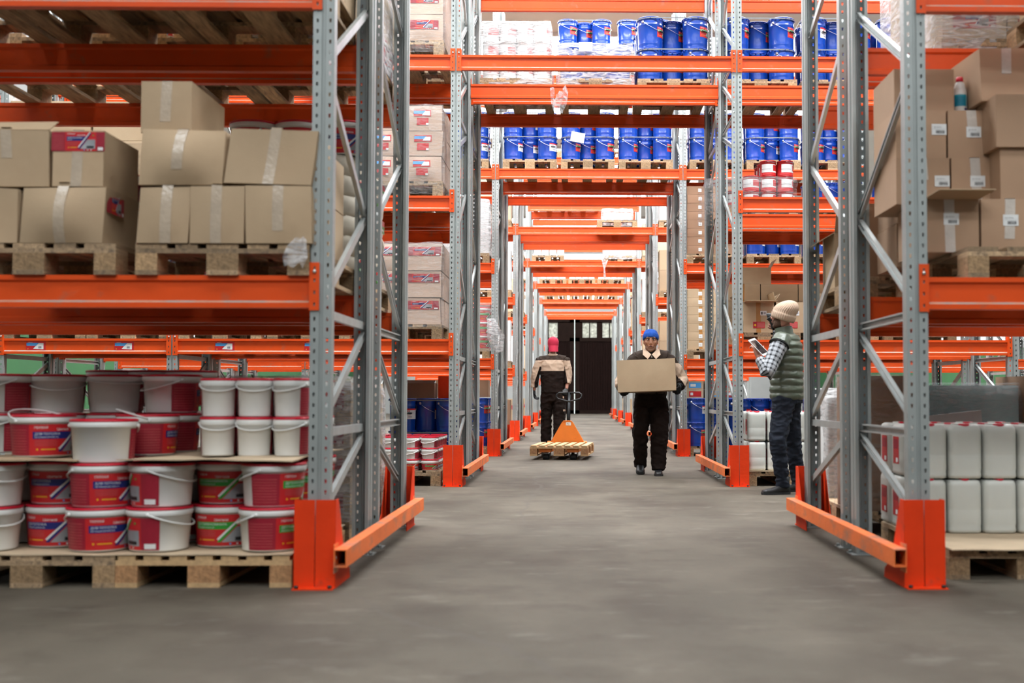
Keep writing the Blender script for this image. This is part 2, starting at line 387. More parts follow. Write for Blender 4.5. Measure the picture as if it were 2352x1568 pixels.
def make_beam(L):
    mb = MB(); n = len(BP); a, b = -L/2+.05, L/2-.05
    for i in range(n):
        p, q = BP[i], BP[(i+1) % n]
        mb.quad((a, p[0], p[1]), (b, p[0], p[1]), (b, q[0], q[1]), (a, q[0], q[1]), 1 if i == 1 else 0)
    mb.add([(a, p[0], p[1]) for p in BP], [tuple(range(n))]); mb.add([(b, p[0], p[1]) for p in BP], [tuple(range(n))[::-1]])
    o = mk('rack_beam', mb, [M['orange'], M['orange_dust']])
    for s in (-1, 1):
        c = MB()
        x0 = s*(L/2-.047) - (.0 if s > 0 else .041) + (.0 if s > 0 else 0)
        holed(c, (s*(L/2-.05)-(0 if s > 0 else .041), -.009, -.012), (1, 0, 0), (0, 0, 1), .041, [.0205], .0557, 4, .010, .016)
        xx = s*(L/2-.05)
        c.box((xx-s*.002, .018, .0995), (.004, .054, .223)); c.box((xx+s*.0415, -.0055, .0995), (.002, .006, .223))
        c.lathe([(.009, 0), (.009, .006), (.004, .008)], 6, 1, M=Matrix.Translation((xx+s*.021, -.010, .168)) @ Matrix.Rotation(PI/2, 4, 'X'))
        mk('end_connector', c, [M['orange'], M['zinc']], o)
    return proto(o)
BEAM = {}
def beam(x0, x1, Y, z, back, label, group=None):
    L = round(x1-x0, 3)
    if L not in BEAM: BEAM[L] = make_beam(L)
    return place(BEAM[L], ((x0+x1)/2, Y, z-.15), PI if back else 0, label, 'rack beam', group)

# -- corner guards and floor rails
def make_guard():
    t = mk('column_guard', (lambda mb: mb)(_guard_mesh()), M['guard'])
    for s in (-1, 1):
        b = MB(); b.lathe([(.010, 0), (.010, .012), (.004, .014)], 6, M=Matrix.Translation((s*.075, -.105, .006))); mk('anchor_bolt', b, M['blackm'], t)
    return proto(t)
def _guard_mesh():
    mb = MB(); w = .094; H = .40; yf = -.075      # front plate in front of the post, slight fold down the middle
    th = .005
    def plate(P, n):
        n = Vector(n)*th; P = [Vector(p) for p in P]; Q = [p+n for p in P]; k = len(P)
        mb.add(P+Q, [tuple(range(k)), tuple(range(k, 2*k))[::-1]] + [(i, k+i, k+(i+1) % k, (i+1) % k) for i in range(k)])
    plate([(-w, yf, 0.006), (-.002, yf+.005, 0.006), (-.002, yf+.005, H), (-w, yf, H)], (0, 1, 0))
    plate([(.002, yf+.005, 0.006), (w, yf, 0.006), (w, yf, H), (.002, yf+.005, H)], (0, 1, 0))
    for s in (-1, 1):
        plate([(s*w, yf, 0), (s*w, .27, 0), (s*w, .26, .045), (s*w, .15, .10), (s*w, .09, .20), (s*w, .03, .32), (s*w, -.01, H), (s*w, yf, H)], (-s, 0, 0))
    mb.box((0, yf-.02, .003), (2*w*.98, .05, .006))
    return mb
GUARD = make_guard()
def make_rail(L=2.62):
    mb = MB(); a, b = .058, .08; t = .005
    for (cx, cz, dx, dz) in ((0, b/2-t/2, a, t), (0, -b/2+t/2, a, t), (a/2-t/2, 0, t, b), (-a/2+t/2, 0, t, b)):
        mb.box((cx, L/2, cz), (dx, L, dz-(2*t if dx == t else 0)))
    o = mk('guard_rail', mb, M['rail'])
    for y in (.06, L-.06):
        c = MB(); c.box((-.031, y, -.005), (.004, .09, .13)); c.lathe([(.010, 0), (.010, .01), (.005, .013)], 6, 1, M=Matrix.Translation((-.033, y-.03, 0)) @ Matrix.Rotation(PI/2, 4, 'Y'))
        mk('rail_bracket', c, [M['rail'], M['zinc']], o)
    return proto(o)
RAIL = make_rail()

BAYS = {}
def build_racks():
    outer = [[-3.95, 4.33], [-5.6, -3.92, 4.31], [-6.68, -5.36, -3.95, 4.30, 7.0], [-3.95, 4.33], [-3.95, 4.33], [-3.95, 4.33], [-3.95, 4.33], [-3.95, 4.33]]
    for r, Y in enumerate(RY):
        w = ROWN[r] + ' rack row'
        xs = sorted(outer[r] + [XL, XR])
        for x in xs:
            sd = 'left' if x < 0 else 'right'
            for k, half in ((0, 'front'), (1, 'back')):
                if x == XL or x == XR: lb = f'grey perforated upright frame just {sd} of the aisle, {half} half, {w}'
                else: lb = f'grey perforated upright frame farther {sd}, {half} half, {w}'
                if x not in (XL, XR) and (k == 1 and r > 2): continue
                if r == 0 and x == 4.33: continue
                g = f'outer frames to the {sd} of the {w}' if x not in (XL, XR) else None
                if k == 0: place(FRAME, (x, Y, 0), 0, lb, 'rack frame', g)
                else: place(FRAME, (x, Y+2*FD+.2, 0), PI, lb, 'rack frame', g)
        for x, sd in ((XL, 'left'), (XR, 'right')):
            place(GUARD, (x, Y, 0), 0, f'orange column guard facing the camera, {sd} of the aisle, {w}', 'column guard')
            place(GUARD, (x, Y+2*FD+.2, 0), PI, f'orange column guard facing away, {sd} of the aisle, {w}', 'column guard')
            if sd == 'left': place(RAIL, (x+.125, Y-.12, .142), 0, f'orange floor guard rail along the {sd} edge of the aisle, {w}', 'guard rail')
            else: place(RAIL, (x-.125, Y+2.5, .142), PI, f'orange floor guard rail along the {sd} edge of the aisle, {w}', 'guard rail')
        for i in range(len(xs)-1):
            a, b = xs[i], xs[i+1]; tun = (a == XL)
            for li, z in enumerate(LEV):
                if tun and li < 2: continue
                if r == 0 and li > 1: continue
                if r >= 3 and li == 3 and not tun: continue
                if (b < -3 or a > 4) and li > (2 if r == 1 else 1): continue
                pos = 'across the aisle' if tun else ('in the left bay' if b == XL else 'in the right bay' if a == XR else 'in an outer bay')
                lv = ['lowest', 'second', 'third', 'topmost'][li]
                for k in range(4):
                    if r >= 3 and not tun and k in (2, 3): continue
                    if r == 7 and k == 1: pass
                    side = ['foremost', 'second', 'third', 'rearmost'][k]
                    beam(a, b, Y+FY[k], z, k in (1, 3), f'{side} orange beam of the {lv} level {pos}, {w}',
                         f'outer beams of the {w}' if 'outer' in pos else None)
build_racks()

# ------------------------------------------------------------------ the building
def build_hall():
    W0, W1, Y0, Y1, HZ = -11.0, 12.0, -7.0, 58.0, 8.8
    m = MB(); m.quad((W0, Y0, 0), (W1, Y0, 0), (W1, Y1, 0), (W0, Y1, 0))
    fm = mat('worn_concrete_floor', (.112, .095, .072), .78, var=.25, spec=.25, scale=1.4, bump=.12, bscale=25, stretch=(1, .55, 1), dirt=((.055, .042, .031), .46, .72, 1.1))
    nt = fm.node_tree; N = nt.nodes; L = nt.links; b = N['Principled BSDF']; src = b.inputs['Base Color'].links[0].from_socket
    tc = N.new('ShaderNodeTexCoord')
    def layer(src, scale, lo, hi, colr, stretch=(1, 1, 1), kind='noise', fac=1.0):
        mp = N.new('ShaderNodeMapping'); mp.inputs['Scale'].default_value = stretch; L.new(tc.outputs['Object'], mp.inputs['Vector'])
        if kind == 'noise':
            n = N.new('ShaderNodeTexNoise'); n.inputs['Scale'].default_value = scale; n.inputs['Detail'].default_value = 8; n.inputs['Roughness'].default_value = .62; out = n.outputs['Fac']
        else:
            n = N.new('ShaderNodeTexVoronoi'); n.feature = 'DISTANCE_TO_EDGE'; n.inputs['Scale'].default_value = scale; out = n.outputs['Distance']
            nn = N.new('ShaderNodeTexNoise'); nn.inputs['Scale'].default_value = 1.3; nn.inputs['Detail'].default_value = 6; L.new(mp.outputs['Vector'], nn.inputs['Vector'])
            mm = N.new('ShaderNodeMix'); mm.data_type = 'VECTOR'; mm.inputs['Factor'].default_value = .35; L.new(mp.outputs['Vector'], mm.inputs['A']); L.new(nn.outputs['Color'], mm.inputs['B']); L.new(mm.outputs['Result'], n.inputs['Vector'])
        if kind == 'noise': L.new(mp.outputs['Vector'], n.inputs['Vector'])
        r = N.new('ShaderNodeMapRange'); L.new(out, r.inputs['Value']); r.inputs['From Min'].default_value = lo; r.inputs['From Max'].default_value = hi; r.inputs['To Max'].default_value = fac
        x = N.new('ShaderNodeMix'); x.data_type = 'RGBA'; L.new(r.outputs['Result'], x.inputs['Factor']); L.new(src, x.inputs['A']); x.inputs['B'].default_value = (*colr, 1); return x.outputs['Result']
    src = layer(src, 5, .58, .74, (.19, .165, .135), (.5, 1.3, 1), fac=.5)
    src = layer(src, 11, .66, .76, (.040, .031, .024), (.7, 2.0, 1), fac=.85)
    src = layer(src, 2.6, .50, .66, (.062, .048, .036), (.8, 1.0, 1), fac=.55)
    src = layer(src, 26, .62, .74, (.050, .040, .031), (1, 1.2, 1), fac=.6)
    src = layer(src, 3.4, .60, .70, (.20, .18, .15), (.6, 1.1, 1), fac=.45)
    src = layer(src, .45, .55, .70, (.075, .058, .043), (1, .8, 1), fac=.65)
    src = layer(src, .33, .006, .0, (.10, .085, .07), kind='crack', fac=.6)
    L.new(src, b.inputs['Base Color'])
    struct('floor', m, fm)
    wall = mat('white_painted_wall', (.45, .45, .44), .85, var=.05, scale=2); green = mat('green_painted_wall', (.009, .085, .016), .7, var=.1, scale=1.5)
    for nm, x, s in (('wall_left', W0, 1), ('wall_right', W1, -1)):
        m = MB(); m.box((x-s*.1, (Y0+Y1)/2, HZ/2+1.1), (.2, Y1-Y0, HZ-2.2), 0); m.box((x-s*.1, (Y0+Y1)/2, 1.1), (.2, Y1-Y0, 2.2), 1)
        struct(nm, m, [wall, green])
    # end wall with its gate opening
    m = MB(); dw0, dw1, dh = -2.0, 2.6, 4.95
    m.box(((W0+dw0)/2, Y1+.1, HZ/2), (dw0-W0, .2, HZ)); m.box(((W1+dw1)/2, Y1+.1, HZ/2), (W1-dw1, .2, HZ)); m.box(((dw0+dw1)/2, Y1+.1, (HZ+dh)/2), (dw1-dw0, .2, HZ-dh))
    struct('wall_back', m, wall)
    m = MB()
    ceil = mat('white_roof_panels', (.80, .79, .75), .8, var=.04, scale=1.5)
    m.box(((W0+W1)/2, (Y0+Y1)/2, HZ+.1), (W1-W0, Y1-Y0, .2))
    struct('ceiling', m, ceil)
    pan = mat('bright_skylight_pane', (.95, .98, 1.0), .5, emit=1); pan.node_tree.nodes['Principled BSDF'].inputs['Emission Color'].default_value = (.93, .97, 1, 1)
    frm = mat('white_skylight_frame', (.7, .7, .7), .6)
    k = 1
    def sky(y, d, strength, x0=-7.0, x1=8.0):
        nonlocal k
        mm = pan.copy(); mm.name = f'bright_skylight_pane'; mm.node_tree.nodes['Principled BSDF'].inputs['Emission Strength'].default_value = strength
        f = MB(); 
        for xx in (x0, x1): f.box((xx, y, HZ-.03), (.08, d+.16, .1))
        for yy in (y-d/2, y+d/2): f.box(((x0+x1)/2, yy, HZ-.03), (x1-x0, .08, .1))
        o = struct(f'window_{k}', f, frm); k += 1
        p = MB(); p.quad((x0, y-d/2, HZ-.02), (x0, y+d/2, HZ-.02), (x1, y+d/2, HZ-.02), (x1, y-d/2, HZ-.02)); mk('pane', p, mm, o)
    for y, d, s in SKY: sky(y, d, s)
    # high windows in the end wall
    for i in range(5):
        x = -7.6 + i*4.0; f = MB(); w = 3.2
        for xx in (x-w/2, x+w/2): f.box((xx, Y1-.03, 6.9), (.1, .1, 2.6))
        for zz in (5.6, 8.2, 6.9): f.box((x, Y1-.03, zz), (w, .1, .1))
        o = struct(f'window_{k}', f, frm); k += 1
        mm = pan.copy(); mm.name = 'bright_window_pane'; mm.node_tree.nodes['Principled BSDF'].inputs['Emission Strength'].default_value = ENDWIN
        p = MB(); p.quad((x-w/2, Y1-.02, 5.6), (x+w/2, Y1-.02, 5.6), (x+w/2, Y1-.02, 8.2), (x-w/2, Y1-.02, 8.2)); mk('pane', p, mm, o)
    # dark wooden gate, two leaves with small panes above, daylight in the slit between them
    dk = mat('dark_brown_gate_boards', (.011, .005, .004), .8, spec=.06, var=.3, scale=3, stretch=(8, 8, .6), bump=.3, bscale=10)
    dk2 = mat('dark_brown_gate_frame', (.014, .007, .005), .75, spec=.08, var=.2)
    gl = mat('dusty_gate_glass', (.5, .5, .42), .6, var=.35, scale=6, dirt=((.2, .19, .14), .45, .7, 9)); gb = gl.node_tree.nodes['Principled BSDF']
    gb.inputs['Emission Color'].default_value = (.9, .95, .8, 1); gb.inputs['Emission Strength'].default_value = .10
    for n, (a, b_, wins) in enumerate(((-2.0, -.018, [(-1.35, .95)]), (.01, 2.6, [(.76, .73), (1.78, .73)]))):
        f = MB(); Yd = Y1+.02; top = 4.9
        f.box(((a+b_)/2, Yd, .09), (b_-a, .12, .18)); f.box(((a+b_)/2, Yd, top-.13), (b_-a, .12, .26)); f.box(((a+b_)/2, Yd, 3.78), (b_-a, .12, .2))
        for xx in (a+.12, b_-.12): f.box((xx, Yd, top/2), (.24, .12, top))
        # between the small windows
        edges = [a+.24] + sum([[x-w/2, x+w/2] for x, w in wins], []) + [b_-.24]
        for i in range(0, len(edges), 2):
            if edges[i+1]-edges[i] > .02: f.box(((edges[i]+edges[i+1])/2, Yd, 4.28), (edges[i+1]-edges[i], .12, .8))
        o = struct(f'door_{n+1}', f, dk2)
        p = MB(); nb = int((b_-a-.48)/.13)
        for i in range(nb):
            w = (b_-a-.48)/nb; p.box((a+.24+w*(i+.5), Yd+.01, 1.93), (w-.012, .06, 3.5))
        p.box(((a+b_)/2, Yd+.05, 1.93), (b_-a-.48, .02, 3.5)); mk('board_panel', p, dk, o)
        for x, w in wins:
            g = MB(); g.box((x, Yd+.02, 4.28), (w, .02, .8)); q = mk('pane', g, gl, o)
            g = MB(); g.box((x, Yd-.02, 4.28), (.05, .05, .8)); mk('glazing_bar', g, dk2, o)
    m = MB(); m.quad((-.6, Y1+.6, 0), (.6, Y1+.6, 0), (.6, Y1+.6, 5), (-.6, Y1+.6, 5))
    out = mat('daylit_yard', (.75, .85, .8), .9, var=.5, scale=1.2, emit=2.0); struct('wall_outside', m, out)
    m = MB(); m.tube([(W0+.3, 50.5, 8.5), (W1-.3, 50.5, 8.35)], .06, 8); struct('trim_1', m, frm)
# ------------------------------------------------------------------ pallets
def make_pallet(new=False):
    a, b = ('woodnew', 'woodblknew') if new else ('wood', 'woodblk')
    t = empty('pallet')
    W, D = .8, 1.2
    tops = [(-.3275, .145), (-.165, .10), (0, .145), (.165, .10), (.3275, .145)]
    if new: tops = [(-.35 + .1167*i, .078) for i in range(7)]
    for x, w in tops:
        m = MB(); m.box((x, D/2, .133), (w, D, .022)); mk('deck_board', m, M[a], t)
    for y in (.0725, .6, 1.1275):
        m = MB(); m.box((0, 0, 0), (D*W/1.2, .145, .022)); o = mk('cross_board', m, M[a], t, (0, y, .111))
    for y in (.0725, .6, 1.1275):
        for x, w in ((-.35, .1), (0, .145), (.35, .1)):
            m = MB(); m.box((0, 0, 0), (w, .145, .078)); mk('block', m, M[b], t, (x, y, .061))
    for x, w in ((-.35, .1), (0, .145), (.35, .1)):
        m = MB(); m.box((x, D/2, .011), (w, D, .022)); mk('skid_board', m, M[a], t)
    return proto(t)
PAL = make_pallet(); PALN = make_pallet(True)
def pallet(x, y, z, where, rot=0, new=False, look='wooden pallet'):
    return place(PALN if new else PAL, (x, y, z), rot, f'{look} {where}', 'pallet')

# ------------------------------------------------------------------ paint pails
def hoop(mb, R, r, drop, fwd, z, n=14, m=0, a0=0, flatw=None):
    """a bail handle from one ear (at angle a0) round to the other, hanging or raised"""
    pts = []
    for i in range(n+1):
        t = PI*i/n; a = math.cos(t); q = math.sin(t)
        pts.append((R*a, -fwd*q, z + drop*q))
    Mz = Matrix.Rotation(a0, 4, 'Z'); mb.tube([Mz @ Vector(p) for p in pts], r, 6, m)
def make_bucket(kind, R=.150, Hh=.200, handle='down', nameful='paint_bucket'):
    b = MB(); k = R/.15
    b.lathe([(R*.86, .002), (R*.865, 0), (R*.875, .006), (R*.955, Hh-.038), (R*.985, Hh-.037), (R*1.0, Hh-.034), (R*1.0, Hh-.012), (R*.985, Hh-.010)], 28, cap1=True)
    o = mk(nameful, b, M['white'])
    l = MB(); l.lathe([(R*.985, Hh-.0115), (R*1.01, Hh-.0105), (R*1.012, Hh-.003), (R*.97, Hh+.001), (R*.93, Hh-.003), (R*.90, Hh-.003)], 28, cap0=False)
    mk('lid', l, M['red'], o)
    h = MB()
    if handle == 'down': hoop(h, R*1.01, .0042*max(k, .8), -.055*k, R*1.035, Hh-.03, a0=.35)
    elif handle == 'back': hoop(h, R*1.01, .0042, -.055, R*1.035, Hh-.03, a0=.35+PI)
    elif handle == 'half': hoop(h, R*1.01, .0042*max(k, .8), -.02*k, R*1.035, Hh-.03, a0=.9)
    else: hoop(h, R*1.01, .0045, R*.30, R*.98, Hh-.02, a0=.45)
    for s in (-1, 1):
        a = (.35 if handle == 'down' else .9 if handle == 'half' else .5); h.ball((s*R*1.0*math.cos(a), s*R*1.0*math.sin(a), Hh-.03), .009, 8)
    mk('handle', h, M['white'], o)
    if kind != 'plain':
        band, word, sub, ph = {'navy': ('navy', 'ДЛЯ ПОТОЛКА', 'ИНТЕРЬЕРНАЯ КРАСКА', 'greyp'), 'green': ('greenp', 'ДЕТСКАЯ КОМНАТА', 'МОЮЩАЯСЯ КРАСКА', 'greyp')}[kind]
        W = 2*PI*R*.91*.62; H = Hh-.052
        mb, ms = decal(paint_label(W, H, band, word, sub, ph), W, H, cyl(R*.88, .008, R*.955, Hh-.042, 0), .015)
        mk('label', mb, ms, o)
    return proto(o)
BUK = {(k, h): make_bucket(k, handle=h) for k in ('navy', 'green', 'plain') for h in ('down', 'half')}
BUK[('navy', 'back')] = make_bucket('navy', handle='back')
BUKUP = make_bucket('navy', handle='up')
PAIL = {(k, 'down'): make_bucket(k, R=.088, Hh=.185, nameful='small_paint_pail') for k in ('navy', 'green')}
TUB = {k: make_bucket(k, R=.086, Hh=.108, nameful='small_paint_tub') for k in ('green',)}
# angle of the label's left edge such that label middle points to -y : a0 = -90deg - half
LSPAN = .62*2*PI
def aim(deg):   # rotate so the middle of the label faces deg degrees right of the camera (0 = towards camera)
    return math.radians(-90+deg) - LSPAN/2
def start(s):   # rotate so the label's left edge stands s degrees right of the camera direction
    return math.radians(-90+s)

# ------------------------------------------------------------------ steel pails ("drums")
def make_drum(style):
    R, H = .144, .352
    b = MB(); pr = [(R*.955, 0), (R*.965, .006), (R*.955, .012), (R*.965, .045), (R*.975, .052), (R*.968, .058), (R*.985, H-.092), (R*.997, H-.088), (R*.997, H-.082), (R*.985, H-.078), (R*.985, H-.03), (R*1.0, H-.024), (R*1.0, H-.010)]
    b.lathe(pr, 32, 0)
    o = mk('steel_drum', b, M['blue'])
    l = MB(); l.lathe([(R*1.0, H-.012), (R*1.03, H-.010), (R*1.035, H-.003), (R*1.01, H+.001), (R*.97, H-.004), (R*.93, H-.012), (R*.9, H-.012)], 32, 0, cap0=False)
    for i in range(16):
        a = 2*PI*i/16; l.box((R*1.02*math.cos(a), R*1.02*math.sin(a), H-.016), (.014, .014, .016), 0, None)
    mk('lid', l, M['bluelid'], o)
    a0 = .15
    e = MB()
    for s in (0, PI):
        a = a0+s; Mx = Matrix.Rotation(a, 4, 'Z') @ Matrix.Translation((R*.99, 0, H-.055)) @ Matrix.Rotation(PI/2, 4, 'Y')
        e.lathe([(.017, 0), (.015, .006), (.008, .008), (.006, .012)], 10, M=Mx)
    mk('handle_ear', e, M['wire'], o)
    h = MB(); hoop(h, R*1.06, .0022, -.105, R*1.04, H-.055, 16, a0=a0); g = MB()
    mk('handle', h, M['wire'], o)
    Mz = Matrix.Rotation(a0, 4, 'Z'); g.tube([Mz @ Vector((x, -R*1.04-.002, H-.055-.105)) for x in (-.035, 0, .035)], .007, 8); mk('hand_grip', g, M['blackm'], o)
    W, Ht = .20, .115
    if style == 'red':
        s = [('r', 0, 0, W, Ht, 'redp', 0)] + paint_label(W, Ht, 'greenp', 'ЭМАЛЬ', 'ДЛЯ БЕТОНА', full=False)[1:]
        s = [q for q in s]
    elif style == 'white':
        s = [('r', 0, 0, W, Ht, 'whitep', 0), ('r', 0, Ht*.86, W, Ht, 'redp', 1), ('r', W*.25, Ht*.16, W*.5, Ht*.26, 'greyp', 1), ('r', .01, Ht*.45, W*.4, Ht*.47, 'greyp', 1), ('r', .01, Ht*.53, W*.46, Ht*.55, 'greyp', 1), ('r', .01, Ht*.61, W*.36, Ht*.63, 'greyp', 1), ('c', W*.2, Ht*.75, .007, 'redp', 1), ('c', W*.3, Ht*.75, .007, 'redp', 1)]
    mb, ms = decal(s, W, Ht, cyl(R*.972, H*.36, R*.985, H*.36+Ht, -PI/2-.22), .012); mk('label', mb, ms, o)
    return proto(o)
DRUM = {k: make_drum(k) for k in ('red', 'white')}
POS = ['left', 'middle', 'right']
def drum_load(x, y, z, where, rows=3, tiers=2, styles=('red',), strap=True, pal=True, s=1.0, palnew=False):
    """pallet of steel drums: three across with the middle one set back, rows deep, tiers high"""
    rd = random.Random(int((x*7+y*13+z*29)*100))
    if pal: pallet(x, y, z, 'under the blue drums ' + where)
    z += .144 if pal else 0
    for t in range(tiers):
        tn = ('upper' if t == tiers-1 else 'lower') if tiers > 1 else 'single'
        for r in range(rows):
            for c in range(3):
                st = rd.choice(styles)
                lb = f'{POS[c]} blue steel drum, front of {tn} tier, {where}' if r == 0 else f'blue steel drum behind the front row, {tn} tier, {where}'
                place(DRUM[st], (x + (c-1)*.253*s + rd.uniform(-.004, .004), y + .15*s + r*.316*s + (.158*s if c == 1 else 0), z + t*.352*s), math.radians(38 + rd.uniform(-14, 14)), lb, 'drum', None if r == 0 else 'inner drums ' + where, scale=s)
        if strap:
            m = MB(); zz = z + (t+1)*.352*s - .02 - (.0 if t else 0); pts = []
            hw = .253*s + .150*s; d0, d1 = y+.0*s, y + .3*s + (rows-1)*.298*s + .02
            P = []
            for cx, cy, a0, a1 in ((x-.253*s, y+.15*s, PI, 1.5*PI), (x+.253*s, y+.15*s, 1.5*PI, 2*PI), (x+.253*s, y+.15*s+(rows-1)*.316*s, 0, PI/2), (x-.253*s, y+.15*s+(rows-1)*.316*s, PI/2, PI)):
                for i in range(7):
                    a = a0+(a1-a0)*i/6; P.append((cx+.153*s*math.cos(a), cy+.153*s*math.sin(a)))
            n = len(P); vs = [(p[0], p[1], zz+k) for k in (-.007, .007) for p in P]
            m.add(vs, [(i, (i+1) % n, n+(i+1) % n, n+i) for i in range(n)], 0, True)
            tag(mk('strapping_band', m, M['strap']), f'grey strapping band round the {tn} tier of blue drums {where}', 'strap')

# ------------------------------------------------------------------ cardboard boxes
def box_mesh(w, d, h, seed=0, bulge=.006, sag=.0, n=7):
    """a taped carton with slightly bulged faces and soft edges; origin at the middle of its base"""
    rd = random.Random(seed); mb = MB(); e = .006
    bf = [rd.uniform(-.4, 1)*bulge for _ in range(5)]
    lean = (rd.uniform(-1, 1)*sag, rd.uniform(-1, 1)*sag*.4); top = [rd.uniform(-1, .2)*sag*.6 for _ in range(4)]
    def S(t): return 1-(2*t-1)**2
    def face(P, nrm, k):
        nr = Vector(nrm); vs = []
        for j in range(n+1):
            for i in range(n+1):
                u, v = i/n, j/n; p = Vector(P(u, v)); p += nr*(k*S(u)*S(v)*4*.5)
                # sagging: corners of the top drop a little and lean
                zt = p.z/h; cx, cy = p.x/w+.5, p.y/d+.5
                p.z += zt*((top[0]*(1-cx)+top[1]*cx)*(1-cy)+(top[2]*(1-cx)+top[3]*cx)*cy); p.x += lean[0]*zt; p.y += lean[1]*zt
                vs.append(p)
        mb.add(vs, [(j*(n+1)+i, j*(n+1)+i+1, (j+1)*(n+1)+i+1, (j+1)*(n+1)+i) for j in range(n) for i in range(n)], 0, True)
    a, b = w/2, d/2
    face(lambda u, v: (-a+w*u, -b, h*v), (0, -1, 0), bf[0]); face(lambda u, v: (a-w*u, b, h*v), (0, 1, 0), bf[1])
    face(lambda u, v: (a, -b+d*u, h*v), (1, 0, 0), bf[2]); face(lambda u, v: (-a, b-d*u, h*v), (-1, 0, 0), bf[3])
    face(lambda u, v: (-a+w*u, -b+d*v, h), (0, 0, 1), bf[4]*.5 - sag*.3); mb.quad((-a, -b, 0), (-a, b, 0), (a, b, 0), (a, -b, 0))
    return mb, bf, lean
def carton(w, d, h, seed=0, bulge=.005, sag=0, tape='tape', label=None, matl='card', name='cardboard_box', tapew=.05, tside='front', lpos=(.5, .5)):
    """one carton thing with packing tape and, where asked, a printed label"""
    mb, bf, lean = box_mesh(w, d, h, seed, bulge, sag)
    o = mk(name, mb, M[matl]); off = max(0, bf[0])*2 + .002
    rd = random.Random(seed+5)
    def ontof(x, z, l):      # point of the front face, following its bulge
        u, v = x/w+.5, z/h; S = lambda t: 1-(2*t-1)**2
        return (x + lean[0]*v, -d/2 - bf[0]*S(u)*S(v)*2 + lean[1]*v - .0012 - l*.0006, z)
    if tape:
        x0 = rd.uniform(-.04, .04)*w; tw = tapew; m = MB()
        n = 8; vs = []
        L = 1.0 if rd.random() < .5 else rd.uniform(.45, .8)
        sk = rd.uniform(-.012, .012)
        for i in range(n+1):
            z = h - h*L*i/n; vs += [ontof(x0-tw/2+sk*i/n, z, 0), ontof(x0+tw/2+sk*i/n, z, 0)]
        m.add(vs, [(2*i, 2*i+2, 2*i+3, 2*i+1) for i in range(n)], 0, True)
        zt = h + .002 + max(0, bf[4]); m.add([(x0-tw/2+lean[0], -d/2+lean[1]-.001, zt), (x0+tw/2+lean[0], -d/2+lean[1]-.001, zt), (x0+tw/2, d/2, zt), (x0-tw/2, d/2, zt)], [(0, 1, 2, 3)])
        mk('packing_tape', m, M[tape], o)
    if label:
        sh, W, H = label; x0, z0 = (lpos[0]-.5)*w - W/2, lpos[1]*h - H/2
        m2, ms = decal(sh, W, H, lambda x, y, l: ontof(x0+x, z0+y, l+2), .03); mk('label', m2, ms, o)
    return o
def barcode(W=.075, H=.055):
    s = [('r', 0, 0, W, H, 'whitep', 0), ('t', 'Арт 380 мл', W*.12, H*.66, H*.11, 'blackp', 1, W*.6), ('r', W*.05, H*.53, W*.9, H*.55, 'greyp', 1)]
    x = W*.28
    rd = random.Random(3)
    while x < W*.85:
        b = rd.choice([.001, .002, .003]); s.append(('r', x, H*.12, x+b, H*.42, 'blackp', 1)); x += b+rd.choice([.0012, .002])
    return (s, W, H)
def redlabel(W=.26, H=.11, band='navy', word='ДЛЯ ПОТОЛКА'):
    return (paint_label(W, H, band, word, 'КРАСКА'), W, H)
def whitesticker(W=.05, H=.05): return ([('r', 0, 0, W, H, 'whitep', 0), ('r', W*.2, H*.3, W*.8, H*.36, 'greyp', 1), ('r', W*.2, H*.5, W*.7, H*.56, 'greyp', 1)], W, H)
def flap(o, pts, th=.004):
    """a stiff open flap given as a 4-point sheet"""
    m = MB(); P = [Vector(p) for p in pts]; n = (P[1]-P[0]).cross(P[3]-P[0]).normalized()*th
    m.add(P+[p+n for p in P], [(0, 1, 2, 3), (7, 6, 5, 4), (0, 4, 5, 1), (1, 5, 6, 2), (2, 6, 7, 3), (3, 7, 4, 0)]); return mk('flap', m, M['card'], o)

def wrap_shell(x, y, z, w, d, h, label, name='stretch_film', m='film', seed=0, amp=.012, top=True, tail=0):
    """film round a load: a crinkled skin a little larger than the load"""
    rd = random.Random(seed); mb = MB(); nx, nz = 9, 7; off = Vector((seed*3.1, 0, 0))
    def ring(t):
        P = []
        for i in range(nx): P.append((-w/2 + w*i/nx, -d/2))
        for i in range(nx): P.append((w/2, -d/2 + d*i/nx))
        for i in range(nx): P.append((w/2 - w*i/nx, d/2))
        for i in range(nx): P.append((-w/2, d/2 - d*i/nx))
        return P
    R = ring(0); n = len(R); vs = []
    for j in range(nz+1):
        zz = h*j/nz; k = 1 - .05*(j == nz)
        for p in R:
            q = noise.noise(Vector((p[0]*5, p[1]*5, zz*6))+off)*amp; a = Vector((p[0], p[1], 0)).normalized()*q
            vs.append((p[0]*k+a.x, p[1]*k+a.y, zz + noise.noise(Vector((p[0]*7, zz, p[1]*7))+off)*amp*(j in (0, nz))))
    fs = [(j*n+i, j*n+(i+1) % n, (j+1)*n+(i+1) % n, (j+1)*n+i) for j in range(nz) for i in range(n)]
    if top: fs.append(tuple(range(nz*n, nz*n+n)))
    mb.add(vs, fs, 0, True); o = mk(name, mb, M[m], None, (x, y+d/2, z)); tag(o, label, 'plastic film'); return o
